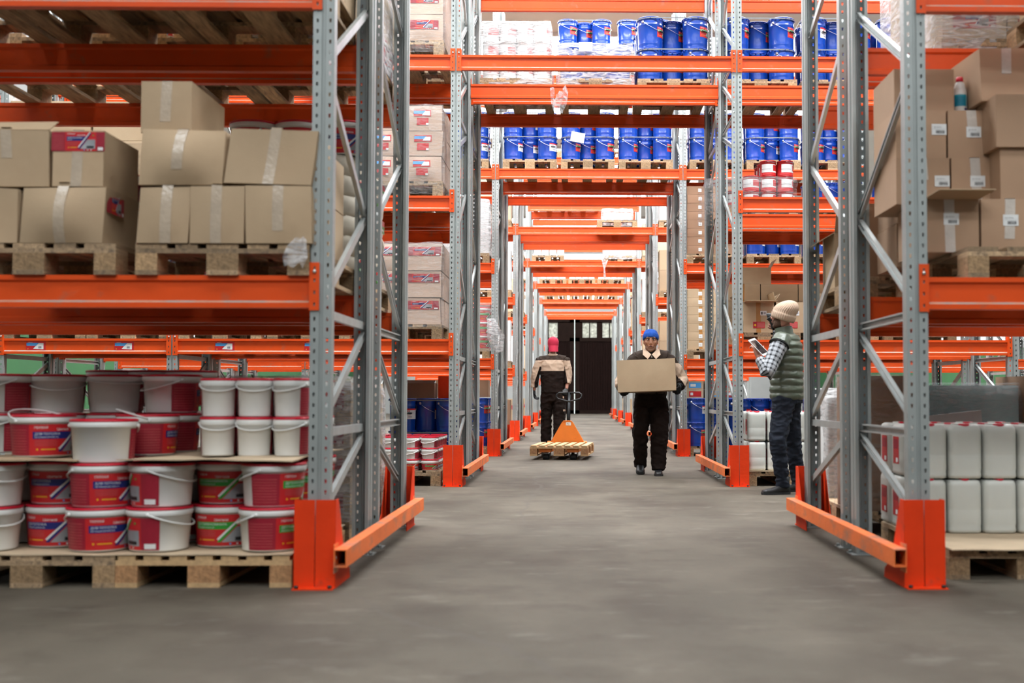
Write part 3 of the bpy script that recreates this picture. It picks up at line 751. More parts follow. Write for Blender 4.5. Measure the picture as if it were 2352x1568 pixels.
def loose_film(pts, wd, label, m='filmp', seed=1):
    """a hanging scrap of film: crumpled ribbon through pts with widths wd"""
    mb = MB(); N = len(pts); K = 6; vs = []
    for i, p in enumerate(pts):
        for k in range(K+1):
            t = k/K-.5; q = noise.noise(Vector((i*.9+seed, k*1.3, 0))); vs.append((p[0]+t*wd[i], p[1]+q*wd[i]*.45, p[2]+noise.noise(Vector((k*1.1, i*.7+seed, 3)))*wd[i]*.35))
    mb.add(vs, [(i*(K+1)+k, i*(K+1)+k+1, (i+1)*(K+1)+k+1, (i+1)*(K+1)+k) for i in range(N-1) for k in range(K)], 0, True)
    return tag(mk('loose_film', mb, M[m]), label, 'plastic film')

# ------------------------------------------------------------------ canisters
def make_canister(lab=None):
    w, d, h = .178, .228, .285
    b = MB(); pr = [(.46, 0), (.49, .006), (.5, .02), (.488, .035), (.5, .05), (.5, .12), (.497, .125), (.5, .13), (.5, .245), (.492, .262), (.465, .274), (.41, .280), (.36, .281)]
    b.lathe([(r, z) for r, z in pr], 40, sx=w, sy=d, p=7)
    b.box((0, .03, .283), (.03, .12, .008))
    o = mk('canister', b, M['hdpe'])
    c = MB(); c.lathe([(.027, .272), (.029, .275), (.029, .287), (.026, .289)], 14, M=Matrix.Translation((0, -.075, 0))); mk('cap', c, M['red'], o)
    W, H = .11, .15
    if lab == 'red':
        s = [('r', 0, 0, W, H, 'redp', 0), ('r', W*.1, H*.55, W*.9, H*.9, 'redd', 1), ('r', W*.5, H*.05, W*.85, H*.22, 'whitep', 1)] + [('r', W*.1, H*(.3+.06*i), W*.85, H*(.315+.06*i), 'pink', 1) for i in range(4)]
        mb, ms = decal(s, W, H, flat((-w/2-.001, d/2-.06, .06), (0, -1, 0), (0, 0, 1)), .05); mk('label', mb, ms, o)
        mb, ms = decal(s, W, H, flat((w/2+.001, -d/2+.06, .06), (0, 1, 0), (0, 0, 1)), .05); mk('label', mb, ms, o)
    if lab == 'front':
        W, H = .12, .13
        s = [('r', 0, 0, W, H, 'redp', 0), ('r', 0, H*.2, W*.5, H*.6, 'yell', 1), ('r', W*.55, H*.2, W, H*.6, 'pink', 1), ('r', 0, H*.8, W, H*.86, 'blackp', 1), ('r', W*.1, H*.3, W*.4, H*.36, 'blackp', 2)]
        mb, ms = decal(s, W, H, flat((-W/2, -d/2-.001, .06), (1, 0, 0), (0, 0, 1)), .05); mk('label', mb, ms, o)
    return proto(o)
CAN = {k: make_canister(k) for k in ('red', 'front', None)}

# ------------------------------------------------------------------ sacks, sheets, tins
def sack_mesh(w, d, h, seed):
    mb = MB(); off = Vector((seed, 0, 0)); vs = []; n, mth = 20, 8
    for j in range(mth+1):
        v = j/mth
        for i in range(n):
            a = 2*PI*i/n; c, q = math.cos(a), math.sin(a); k = (abs(c)**4+abs(q)**4)**-.25
            s = (math.sin(PI*(.04+.92*v)))**.38
            vs.append((w/2*k*c*(.9+.1*s)+.006*noise.noise(Vector((c*2, q*2, v*3))+off), d/2*k*q*(.86+.14*s), h*(v if 1 else 0)+.01*noise.noise(Vector((c*1.5, q*1.5, v*2))+off)*(0 < j)))
    fs = [(j*n+i, j*n+(i+1) % n, (j+1)*n+(i+1) % n, (j+1)*n+i) for j in range(mth) for i in range(n)] + [tuple(range(n))[::-1], tuple(range(mth*n, mth*n+n))]
    mb.add([(x, y, z) for x, y, z in vs], fs, 0, True); return mb
def sheet(x, y, z, w, d, label, amp=.006, m='cardpale', name='cardboard_sheet', th=.005):
    mb = MB(); nx, ny = 16, 10; vs = []
    for k in (0, 1):
        for j in range(ny+1):
            for i in range(nx+1):
                X, Y = -w/2+w*i/nx, d*j/ny; vs.append((X, Y, k*th + amp + amp*noise.noise(Vector((X*6+x, Y*4, z)))*1.2))
    N = (nx+1)*(ny+1); fs = []
    for k in (0, 1):
        fs += [tuple((k*N+q) for q in (((j*(nx+1)+i), (j*(nx+1)+i+1), ((j+1)*(nx+1)+i+1), ((j+1)*(nx+1)+i)))) for j in range(ny) for i in range(nx)]
    for i in range(nx): fs.append((i, i+1, N+i+1, N+i)); q = ny*(nx+1); fs.append((q+i, q+i+1, N+q+i+1, N+q+i))
    for j in range(ny): a, b = j*(nx+1), (j+1)*(nx+1); fs.append((a, b, N+b, N+a)); fs.append((a+nx, b+nx, N+b+nx, N+a+nx))
    mb.add(vs, fs, 0, False); return tag(mk(name, mb, M[m], None, (x, y, z)), label, 'cardboard sheet')
def make_tin(col, R=.07, H=.15):
    b = MB(); b.lathe([(R, 0), (R*1.02, .004), (R, .008), (R, H-.01), (R*1.03, H-.006), (R*1.03, H), (R*.9, H), (R*.88, H-.008)], 20)
    o = mk('paint_tin', b, M[col]); W = 2*PI*R*.7; mb, ms = decal([('r', 0, .0, W, H*.6, 'whitep', 0), ('r', 0, H*.4, W, H*.52, 'greenp', 1), ('r', W*.3, H*.1, W*.6, H*.3, 'redp', 1)], W, H, cyl(R, H*.18, R, H*.8, -2.6), .02)
    mk('label', mb, ms, o); return proto(o)
# ------------------------------------------------------------------ row 1, left bay, floor: pallets of paint buckets
def bucket_tiers():
    Y = 5.24
    xa, xb = -2.49, -1.688
    for x, nm in ((xa, 'left'), (xb, 'right')):
        pallet(x, Y, 0, f'on the floor at the {nm} of the nearest left bay, stacked with paint buckets', new=(nm == 'right'), look='light wooden pallet')
        sheet(x, Y-.005, .142, .80, 1.21, f'wavy pale cardboard sheet on the {nm} floor pallet under the paint buckets', .004)
    H = .203
    def lay(x0, y, z, kind, ang, where, handle='down', dz=0):
        b = BUKUP if handle == 'up' else BUK[(kind, handle)]
        place(b, (x0, y, z), aim(ang), where, 'paint bucket')
    tn = ['bottom', 'second']
    # two full tiers on both pallets; the label angle is that of each column of the photo
    for pn, xc, kind, angs in (('left', xa, 'navy', (-233, -112, -60)), ('right', xb, 'green', (-203, -108, -32))):
        for t in (0, 1):
            for r in range(3):
                for c in range(3):
                    x = xc + (c-1)*.262 + (.0, .008)[t]; y = Y + .165 + r*.335 + (.157 if c == 1 else 0)
                    a = angs[c] + random.uniform(-5, 5) + (r > 0)*random.uniform(-90, 90)
                    if r == 0: lb = f'{POS[c]} front bucket with {kind} band label, {tn[t]} tier of the {pn} floor pallet'; g = None
                    else: lb = f'paint bucket behind the front ones, {tn[t]} tier of the {pn} floor pallet'; g = f'inner buckets {tn[t]} tier {pn} floor pallet'
                    b = BUK[(kind, 'half' if (c == 1 and r == 0 and t == 1) else 'down')]
                    place(b, (x, y, .156 + t*H), start(a), lb, 'paint bucket', g)
    z2 = .156 + 2*H
    sheet(xa-.1, Y+.02, z2+.001, .62, 1.1, 'brown cardboard sheet between the tiers of the left bucket pallet', .008, 'card')
    sheet(xb, Y-.01, z2+.001, .80, 1.15, 'wavy pale cardboard sheet between the tiers of the right bucket pallet', .012)
    # third tier, left pallet
    place(BUK[('navy', 'back')], (X_at(232, 5.32), 5.40, z2), start(75), 'white bucket turned away, foremost of the third tier, left pallet', 'paint bucket')
    place(BUKUP, (X_at(112, 5.55)-.02, 5.58, z2+.018), start(-55), 'navy banded bucket with raised handle left of the white one', 'paint bucket')
    place(BUKUP, (X_at(352, 5.75), 5.72, z2+.018), start(-5), 'navy banded bucket with raised handle right of the white one', 'paint bucket')
    k = 0
    for t in (2, 3):
        z = .156 + t*H + .018
        for i, (px, y, a) in enumerate(((15, 5.95, 28), (135, 6.06, -263), (272, 6.10, 75), (398, 6.02, 18))):
            if t == 2 and i in (1,): pass
            place(BUK[('navy', 'down' if i != 2 else 'half')], (X_at(px, y), y+.02, z), start(a), f'{["leftmost", "second", "third", "rightmost"][i]} white backed bucket, {["", "", "lower", "upper"][t]} tier behind the left pallet front', 'paint bucket')
        if t == 3:
            for i, px in enumerate((270, 360, 440)):
                place(BUK[('green', 'down')], (X_at(px, 6.42), 6.42, z+.03), aim(40*i), f'{POS[i]} of three buckets rising at the back of the left pallet', 'paint bucket')
    # third and fourth tier of the right pallet: slim pails
    sp = .181
    for t in (0, 1):
        for r in range(4):
            for c in range(4):
                x = X_at(514, 5.6) + c*sp - .0; y = 5.56 + r*sp - c*.02
                if x > -1.26: continue
                lb = f'{["leftmost", "second", "third", "rightmost"][c]} slim white paint pail, {["lower", "upper"][t]} row facing the aisle, nearest rack' if r == 0 else f'slim paint pail behind the front pails, {["lower", "upper"][t]} row, nearest rack'
                place(PAIL[('green', 'down')], (x, y, z2+.022+t*.187), start((80, 78, 42, 30)[c] + (r > 0)*60*r), lb, 'paint pail', None if r == 0 else f'inner slim pails {["lower", "upper"][t]} row')
    # buckets seen through the upright frame, on the right edge of the right pallet
    for t in range(0):
        pass
    # wrapped pallet in the back half of the rack
    pallet(-1.70, 6.62, 0, 'under the pinkish wrapped load behind the paint buckets')
    for t in range(4):
        for r in range(3):
            for c in range(2):
                o = carton(.38, .36, .20, t*7+r*3+c, label=redlabel(.3, .12), name='paint_carton', matl='cardpale', tape=None)
                o.location = (-1.89+c*.395, 6.84+r*.375, .146+t*.203); tag(o, 'pale carton inside the wrapped pallet behind the paint buckets', 'box', 'cartons in the wrapped floor pallet')
    wrap_shell(-1.70, 6.63, .13, .82, 1.16, .86, 'crinkled clear film round the cartons behind the paint buckets', m='filmd', seed=4)
bucket_tiers()

def near_left_boxes():
    z = LEV[0]; Y = 5.26
    xs = (-2.52, -1.63)
    for x, nm in zip(xs, ('left', 'right')):
        pallet(x, Y, z, f'on the lowest shelf at the {nm} of the nearest left bay, under crumpled boxes')
    z0 = z + .146
    def bx(px0, px1, y, zb, h, d, label, seed, sag=.028, bulge=.022, rz=0, lab=None, lpos=(.5, .85), tape='tape', ms='card'):
        x0, x1 = X_at(px0, y), X_at(px1, y); w = x1-x0-.004
        o = carton(w, d, h, seed, bulge, sag, tape, lab, ms, lpos=lpos); o.location = ((x0+x1)/2, y+d/2, zb); o.rotation_euler = (0, 0, rz); return tag(o, label, 'box')
    # bottom row, left pallet
    h = .265
    bx(-90, 42, 5.26, z0, h, .40, 'cut off crumpled box at the far left, lower row, lowest shelf', 1)
    b = bx(46, 236, 5.26, z0, h, .40, 'wide crumpled box with a red sticker on its side, lower row, nearest left bay', 2)
    mb, ms = decal(redlabel(.2, .1)[0], .2, .1, flat((.196, -.17, .15), (0, 1, 0), (0, 0, 1)), .04); mk('label', mb, ms, b)
    o = bx(-80, 113, 5.28, z0+h, .265, .36, 'open topped brown box at the far left, upper row, lowest shelf', 3, sag=.006)
    flap(o, [(-.19, -.18, .263), (.19, -.18, .263), (.205, -.12, .315), (-.2, -.12, .31)])
    bx(118, 236, 5.27, z0+h, .262, .42, 'box with red and navy paint label, upper row of the nearest left bay', 4, lab=redlabel(.245, .09), lpos=(.5, .80), sag=.008)
    # right pallet, three below, two above, one on top
    for i, (a, c) in enumerate(((312, 431), (434, 559), (563, 716))):
        bx(a, c, 5.25, z0, .268, .30, f'{POS[i]} of three crumpled boxes in the lower row under the small box, lowest shelf', 10+i, sag=.024, bulge=.018)
    bx(315, 508, 5.25, z0+.270, .262, .40, 'left wide crumpled box of the upper row under the small box', 20, sag=.04, bulge=.026)
    b = bx(510, 712, 5.25, z0+.268, .265, .40, 'right wide crumpled box of the upper row leaning to the upright', 21, sag=.04, bulge=.022); b.rotation_euler = (0, math.radians(1.5), 0); b.location.z += .008
    b = bx(318, 436, 5.35, z0+.536, .245, .50, 'single box standing on top of the crumpled boxes, lowest shelf', 22, sag=0, bulge=.002)
    for i in range(2):    # second rank behind
        for c in range(2):
            o = carton(.39, .36, .26, 40+i*2+c); o.location = (-1.84+c*.40, 5.92+.0, z0+i*.266); tag(o, 'brown box hidden behind the crumpled boxes on the lowest shelf', 'box', 'boxes behind the crumpled boxes')
    # knotted plastic hanging on the pallet corner
    loose_film([(X_at(690, 5.24), 5.235, 1.60), (X_at(683, 5.24), 5.225, 1.555), (X_at(680, 5.24), 5.215, 1.51), (X_at(676, 5.24), 5.22, 1.47)], [.05, .09, .11, .09], 'crumpled scrap of clear film hanging from the pallet corner beside the left upright', 'filmd')
    # sacks and wrapped packs in the back half
    for x, nm in ((-2.52, 'left'), (-1.66, 'right')):
        pallet(x, 6.62, z, f'in the back half of the lowest shelf, {nm} one, under the sacks')
    rd = random.Random(5)
    for t in range(6):
        for r in range(2):
            for c in range(2):
                m = sack_mesh(.38, .56, .125, t*4+r*2+c); o = mk('paper_sack', m, M['sack'], None, (-1.86+c*.385, 6.92+r*.57, z0+t*.118), (0, 0, rd.uniform(-.03, .03)))
                s = [('r', 0, 0, .12, .05, 'greenp', 0), ('r', 0, .05, .12, .085, 'redp', 0), ('r', .02, .015, .09, .03, 'whitep', 1)]
                mb, ms = decal(s, .12, .09, flat((.190, -.16+.2*(t % 2), .025), (0, 1, 0), (0, 0, 1)), .05); mk('label', mb, ms, o)
                tag(o, 'cream paper sack with green and red print, stacked behind the left upright', 'sack', 'paper sacks on the lowest shelf')
    for t in range(3):
        for c in range(3):
            place(BUK[('navy', 'down')], (-2.72+c*.305, 6.80, z0+t*.203), aim(-20+15*c), 'paint bucket wrapped in film behind the crumpled boxes, lowest shelf', 'paint bucket', 'wrapped buckets behind the crumpled boxes')
    for c in range(3):
        place(BUK[('navy', 'down')], (-1.92+c*.27, 6.80, z0+.72), aim(-20+15*c), 'paint bucket lying on top of the paper sacks, lowest shelf', 'paint bucket', 'buckets on top of the sacks')
    wrap_shell(-2.52, 6.62, z+.12, .84, .6, .80, 'film round the buckets behind the crumpled boxes on the left', seed=9)
    # second shelf: pallets seen from below
    z = LEV[1]
    for x, nm in ((-3.3, 'leftmost'), (-2.46, 'middle'), (-1.64, 'right')):
        pallet(x, 5.26, z, f'on the second shelf of the nearest left bay seen from below, {nm} one, front half')
        pallet(x, 6.60, z, f'on the second shelf of the nearest left bay seen from below, {nm} one, back half')
    for x, nm in ((-2.46, 'middle'), (-1.64, 'right')):
        for c in range(3):
            for r in range(4):
                place(BUK[(('navy', 'green')[c % 2], 'down')], (x-.26+c*.26, 6.78+r*.29, z+.146), aim(10*c-10), f'paint bucket on the second shelf pallet seen through the boards, {nm} pallet', 'paint bucket', f'second shelf buckets {nm} pallet')
        for c in range(2):  # box height raised to keep skylight off the shelf below
            for r in range(3):
                for t in range(1):
                    o = carton(.395, .39, 1.08, c*3+r+t*7, tape=None); o.location = (x-.2+c*.4, 5.47+r*.4, z+.146); tag(o, f'tall brown box on the second shelf seen from below, {nm} front pallet', 'box', f'second shelf boxes {nm} front pallet')
    for c in range(2):
        for r in range(3):
            o = carton(.395, .39, .3, c*3+r+50, tape='tape', matl='cardpale'); o.location = (-1.84+c*.4, 6.83+r*.4, z+.355); tag(o, 'pale carton above the buckets on the second shelf, right pallet', 'box', 'pale cartons second shelf')
    wrap_shell(-1.64, 6.62, z+.12, .84, 1.2, 1.0, 'film round the goods on the second shelf behind the left upright', seed=12, m='filmd')
near_left_boxes()

def near_right():
    # floor: canisters on a pallet covered with a cardboard sheet
    pallet(2.19, 5.45, 0, 'on the floor of the nearest right bay under the white canisters')
    sheet(2.19, 5.40, .142, .80, 1.24, 'pale cardboard sheet on the floor pallet under the white canisters', .002, 'cardpale')
    for t in range(2):
        for r in range(3):
            for c in range(4):
                lb = f'{["leftmost", "second", "third", "rightmost"][c]} milky white canister in front, {["lower", "upper"][t]} tier, nearest right bay' if r == 0 else (f'canister with red side label, {["lower", "upper"][t]} tier, {["", "second", "third"][r]} from the front, nearest right bay' if c == 0 else f'milky white canister behind the front ones, {["lower", "upper"][t]} tier, nearest right bay')
                place(CAN['red'], (1.883+c*.186+t*.004, 6.12+r*.235, .152+t*.288), 0, lb, 'canister', f'inner canisters {["lower", "upper"][t]} tier nearest right bay' if (r and c) else None)
    # back half of the rack: tall wrapped loads
    def tall(x, y, w, d, h, ms, label, seed, nm='wrapped_carton'):
        m, _, _ = box_mesh(w, d, h, seed, .01); o = mk(nm, m, M[ms], None, (x, y+d/2, .146)); return tag(o, label, 'box')
    pallet(2.18, 7.22, 0, 'in the back half of the nearest right bay under the brown wrapped load')
    pallet(3.02, 7.22, 0, 'in the back half of the nearest right bay under the teal sheet stack')
    tall(2.00, 7.25, .42, .5, .86, 'carddark', 'tall brown carton wrapped in film beside the right upright', 61)
    wrap_shell(2.00, 7.235, .13, .45, .54, .89, 'shiny film round the tall brown carton beside the right upright', m='film', seed=31)
    tall(2.55, 7.30, .62, .5, .80, 'teal', 'stack of teal glass sheets wrapped in film above the canisters', 62, 'sheet_stack')
    wrap_shell(2.55, 7.28, .16, .66, .54, .80, 'milky film over the teal sheet stack', m='film', seed=32)
    tall(2.99, 7.26, .21, .5, .86, 'carddark', 'dark brown corner carton at the right of the teal sheets', 63)
    m = MB(); m.box((0, 0, -.19), (.34, .012, .60)); tag(mk('grey_board', m, M['greyboard'], None, (2.42, 7.20, .66), (math.radians(4), math.radians(-6), 0)), 'greyish board leaning against the teal sheet stack', 'board')
    m, _, _ = box_mesh(.30, .42, .86, 71, .02); tag(mk('wrapped_carton', m, M['whitep'], None, (1.99, 8.45, .01)), 'white and blue wrapped load standing behind the right upright', 'box')
    wrap_shell(1.99, 8.20, .0, .34, .5, .93, 'wrinkled film round the white and blue load behind the right upright', m='filmd', seed=33)
    m = MB(); m.box((0, 0, 0), (.2, .004, .2)); mk('label', m, M['sky'], [o for o in COL.objects if o.name.startswith('wrapped_carton')][-1], (.02, -.245, .33))
    # lowest shelf: cartons with barcode labels
    z = LEV[0]
    pallet(2.24, 5.28, z, 'on the lowest shelf of the nearest right bay under the taped cartons')
    z0 = z+.146; n = 0
    def bx(px0, px1, y, zb, h, d, label, lab=True, rz=0, lpos=(.5, .6), ms='cardbrown', tape='tapew'):
        nonlocal n; n += 1
        x0, x1 = X_at(px0, y), X_at(px1, y)
        o = carton(x1-x0-.004, d, h, 200+n, .002, 0, tape, barcode() if lab else None, ms, lpos=lpos); o.location = ((x0+x1)/2, y+d/2, zb); o.rotation_euler[2] = rz; return tag(o, label, 'box')
    o = bx(2128, 2258, 5.50, z0, .262, .44, 'open taped carton with barcode label at the pallet corner, bottom tier', lpos=(.5, .62))
    flap(o, [(-.136, -.22, .262), (.136, -.22, .262), (.17, -.36, .285), (-.10, -.36, .285)]); flap(o, [(-.136, -.22, .262), (-.136, .1, .262), (-.175, .1, .30), (-.175, -.16, .30)])
    bx(2262, 2400, 5.50, z0, .262, .44, 'taped carton with barcode label at the right edge, bottom tier')
    bx(2065, 2191, 5.66, z0+.262, .235, .42, 'left taped carton with barcode label, second tier, beside the right upright', lpos=(.86, .5))
    bx(2194, 2304, 5.66, z0+.262, .235, .42, 'right taped carton with barcode label, second tier', lpos=(.56, .5))
    bx(2065, 2184, 5.68, z0+.499, .245, .42, 'left taped carton with barcode label, third tier, beside the right upright', lpos=(.86, .6))
    bx(2187, 2296, 5.68, z0+.499, .245, .42, 'right taped carton with barcode label, third tier under the bottle', lpos=(.56, .55))
    bx(2308, 2470, 5.52, z0+.262, .255, .45, 'plain carton at the right edge, second tier', False, tape=None)
    bx(2300, 2470, 5.50, z0+.519, .26, .45, 'plain carton at the right edge, third tier', False, tape=None)
    o = bx(2062, 2204, 5.72, z0+.746, .22, .40, 'wide carton on top at the left beside the bottle', False, tape=None)
    mb, ms = decal(barcode(.08, .06)[0], .08, .06, flat((-.151, -.04, .12), (0, -1, 0), (0, 0, 1))); mk('label', mb, ms, o)
    o = bx(2258, 2400, 5.62, z0+.780, .265, .42, 'tilted carton on top at the right of the bottle', False); o.rotation_euler = (0, math.radians(-2), math.radians(4))
    # cartons behind, their left faces showing beside the upright
    for t in range(4):
        for r in range(1):
            o = carton(.36, .40, .235, 300+t, matl='cardbrown'); o.location = (1.93+.006*t, 6.33, z0+t*.24); tag(o, f'plain brown carton behind the taped ones, {["bottom", "second", "third", "top"][t]} of the rear column, nearest right bay', 'box')
    for t in range(3):
        o = carton(.36, .40, .235, 310+t, matl='cardbrown'); o.location = (2.31, 6.33, z0+t*.24); tag(o, 'plain brown carton at the back of the nearest right pallet', 'box', 'rear cartons nearest right pallet')
    # white bottle with turquoise label
    b = MB(); b.lathe([(.032, 0), (.036, .004), (.036, .11), (.034, .125), (.022, .165), (.016, .17), (.016, .176)], 24); o = mk('bottle', b, M['white'], None, (X_at(2221, 5.75), 5.78, z0+.744), (0, 0, -.2))
    c = MB(); c.lathe([(.018, .172), (.019, .175), (.017, .195), (.014, .197)], 16); mk('cap', c, M['red'], o)
    tq = mat('turquoise_print', (.01, .33, .45), .4)
    M['turq'] = tq
    s = [('r', 0, 0, .1, .06, 'turq', 0), ('r', .11, 0, .14, .06, 'turq', 0)] + [('r', .005, .008*i+.005, .09, .008*i+.007, 'navy', 1) for i in range(6)] + [('c', .104, .012*i+.008, .003, 'turq', 1) for i in range(4)] + [('r', .088, -.02, .12, -.01, 'navy', 1)]
    mb, ms = decal(s, .14, .06, cyl(.036, .04, .036, .11, -PI/2-1.9), .008); mk('label', mb, ms, o)
    tag(o, 'white bottle with red cap and turquoise label standing on the cartons', 'bottle')
    o2 = place(proto(mk('small_bottle', MB_bottle(), [M['white'], M['red']])), (X_at(2207, 5.95), 5.98, z0+.744), 0, 'second white bottle with red cap half hidden behind the first', 'bottle')
    # back half, lowest shelf
    pallet(2.07, 6.60, z, 'in the back half of the lowest shelf, nearest right bay, under dark cartons')
    m, _, _ = box_mesh(.47, .50, .44, 81, .01); tag(mk('cardboard_box', m, M['carddark'], None, (1.915, 6.93, z0)), 'large dark brown carton behind the right uprights, lowest shelf', 'box')
    # open upright carton beyond the rack post
    o = carton(.30, .35, .36, 90, label=None); o.location = (1.83, 7.48, z0); tag(o, 'upright open carton with raised flaps behind the near right upright', 'box')
    flap(o, [(-.15, -.175, .36), (.15, -.175, .36), (.17, -.27, .43), (-.16, -.27, .47)]); flap(o, [(-.15, .17, .36), (-.15, -.17, .36), (-.25, -.17, .30), (-.25, .17, .30)]); flap(o, [(.15, -.17, .36), (.15, .17, .36), (.23, .17, .46), (.23, -.17, .46)])
    # second shelf: wrapped load in the back half
    z = LEV[1]
    pallet(2.56, 6.60, z, 'on the second shelf of the nearest right bay under the wrapped load')
    for t in range(3):
        for c in range(2):
            for r in range(3):
                o = carton(.38, .36, .24, t*5+c, matl='cardpale', label=redlabel(.26, .1)); o.location = (2.37+c*.39, 6.82+r*.37, z+.146+t*.242); tag(o, 'carton inside the film wrapped load on the second shelf, nearest right bay', 'box', 'wrapped cartons second shelf right')
    pallet(2.9, 5.28, z, 'on the second shelf of the nearest right bay, front half')
    for t in range(1):  # tall boxes added to block skylight from the rack below
        for c in range(2):
            for r in range(2):
                o = carton(.395, .5, 1.03, t*5+c+900, tape=None); o.location = (2.7+c*.4, 5.54+r*.505, z+.146); tag(o, 'tall brown box on the second shelf in front of the film wrapped load, right', 'box', 'second shelf boxes nearest right bay')
    wrap_shell(2.56, 6.60, z+.05, .86, 1.22, .95, 'dense shiny film wrapped round the load on the second shelf at the upper right', m='filmd', seed=41)
def MB_bottle():
    b = MB(); b.lathe([(.032, 0), (.036, .004), (.036, .11), (.022, .165), (.016, .17)], 20); b.lathe([(.018, .17), (.018, .195), (.014, .197)], 14, 1); return b
near_right()

# ------------------------------------------------------------------ row 2
def row2():
    Y = RY[1]; YB = Y+FD+.2+.02
    # left bay, front half
    xl = -1.70
    pallet(xl, Y, 0, 'on the floor of the second rack row, left bay, under small paint tubs')
    for t in range(3):
        for r in range(5):
            for c in range(4):
                lb = f'{["leftmost", "second", "third", "rightmost"][c]} small paint tub, {["bottom", "middle", "top"][t]} tier in front, left bay of the second rack row' if r == 0 else f'small paint tub behind the front ones, {["bottom", "middle", "top"][t]} tier, left bay of the second row'
                place(TUB['green'], (xl-.285+c*.188, Y+.12+r*.19, .147+t*.110), aim(150 if t else -40+20*c), lb, 'paint tub', None if r == 0 else f'inner tubs {t}')
    drum_load(xl+.06, YB, 0, 'on the floor left of the aisle, second rack row', rows=2, styles=('white', 'red'))
    o = carton(.30, .3, .17, 400, matl='carddark', tape=None); o.location = (X_at(970, YB+.3), YB+.35, .85); tag(o, 'dark brown open carton on top of the blue drums left of the aisle', 'box')
    flap(o, [(-.15, -.15, .17), (.15, -.15, .17), (.17, -.2, .2), (-.17, -.2, .2)])
    m = MB(); m.box((0, 0, .125), (.30, .02, .25)); m.box((0, .05, .12), (.28, .08, .24)); tag(mk('orange_panel', m, M['guard'], None, (-1.38, YB+.35, .85)), 'flat orange metal panel standing on the blue drums left of the aisle', 'panel')
    def boxes(x, y, z, w, d, h, nx, ny, nz, label, grp, lab, seed=0, ms='card', rdl=None, sag=.006, front=None, bulge=.008, tape=None, lpos=(.5, .6)):
        for t in range(nz):
            for r in range(ny):
                for c in range(nx):
                    o = carton(w, d, h, seed+t*9+c*3+r, bulge, sag, tape, lab, ms, lpos=lpos); o.location = (x+(c-(nx-1)/2)*(w+.005), y+d/2+r*(d+.005), z+t*(h+.003))
                    tn = ['bottom', 'second', 'third', 'fourth', 'fifth', 'sixth', 'seventh', 'eighth', 'ninth'][t] if nz > 1 else 'only'
                    if nx > 1: pn = (['left', 'right'] if nx == 2 else ['left', 'middle', 'right'] if nx == 3 else ['leftmost', 'second', 'third', 'rightmost'])[c]+' '
                    else: pn = ''
                    if r == 0: tag(o, f'{pn}{label}, {tn} tier', 'box')
                    else: tag(o, f'{label}, in the rows behind', 'box', grp)
    z = LEV[0]; pallet(xl, Y, z, 'on the lowest shelf, left bay of the second rack row, under wrapped cartons')
    boxes(xl, Y+.02, z+.146, .385, .40, .262, 2, 2, 3, 'carton with wide red label on the lowest left shelf, second row', 'rear cartons lowest left shelf second row', redlabel(.36, .085), 500, 'cardpink', sag=.012, lpos=(.5, .72))
    wrap_shell(xl+.01, Y-.005, z+.12, .81, 1.0, .83, 'film round the red labelled cartons, lowest left shelf, second rack row', seed=51, amp=.02)
    z = LEV[1]; pallet(xl, Y, z, 'on the second shelf, left bay of the second rack row, under wrapped cartons')
    two = ([('r', 0, .075, .17, .14, 'redp', 0), ('p', [(.0, .10), (.09, .10), (.12, .13), (.0, .13)], 'sky', 1), ('p', [(.08, .085), (.16, .085), (.16, .125), (.11, .125)], 'whitep', 2), ('r', .03, -.01, .145, .06, 'redp', 0), ('r', .12, -.01, .145, .01, 'whitep', 1)], .17, .14)
    boxes(xl, Y+.02, z+.146, .385, .40, .248, 2, 2, 3, 'carton with two red stickers on the second left shelf, second row', 'rear cartons second left shelf second row', two, 520, 'cardpink', sag=.010, lpos=(.5, .55))
    wrap_shell(xl+.01, Y-.005, z+.02, .81, 1.0, .88, 'film round the twice stickered cartons, second left shelf, second rack row', seed=52, amp=.018)
    z = LEV[2]; pallet(xl, Y, z, 'on the third shelf, left bay of the second rack row, under wrapped cartons')
    boxes(xl, Y+.02, z+.146, .385, .40, .262, 2, 2, 3, 'carton with red label on the third left shelf, second row', 'rear cartons third left shelf second row', redlabel(.30, .09), 540, 'cardpink', sag=.006, lpos=(.5, .6))
    wrap_shell(xl+.01, Y-.005, z+.02, .81, 1.0, .95, 'film round the cartons at the top left, third shelf, second rack row', seed=53)
    for li in (0, 1, 2):    # back half and further left, glimpsed through the frames
        z = LEV[li]; pallet(xl, YB, z, f'in the back half of the {["lowest", "second", "third"][li]} left shelf, second rack row')
        boxes(xl, YB+.02, z+.146, .385, .40, .25, 2, 1, 3, f'pale carton in the back half of the {["lowest", "second", "third"][li]} left shelf, second row', 'x', redlabel(.3, .08), 560+li, ms='cardpale')
        if li:
            pallet(xl-.86, Y, z, f'further left on the {["lowest", "second", "third"][li]} shelf of the second rack row')
            boxes(xl-.86, Y+.02, z+.146, .385, .40, .25, 2, 1, 3, f'carton further left on the {["lowest", "second", "third"][li]} shelf, second row', 'x', redlabel(.3, .08), 580+li)
    for i in range(4):
        w_ = ['second', 'third', 'fourth', 'fifth'][i]; x = (-2.6, -3.46, -4.35, -5.16)[i]
        pallet(x, Y, LEV[0], f'on the lowest shelf of the second rack row, {w_} pallet left of the aisle')
        boxes(x, Y+.04, LEV[0]+.146, .78, .40, .39, 1, 1, 2, f'carton on the {w_} pallet left of the aisle, lowest shelf, second row', 'x', None, 590+i)
        if i > 1:
            pallet(x, Y, LEV[1], f'on the second shelf of the second rack row, {w_} pallet left of the aisle')
            boxes(x, Y+.04, LEV[1]+.146, .78, .40, .39, 1, 1, 2, f'carton on the {w_} pallet left of the aisle, second shelf, second row', 'x', None, 594+i)
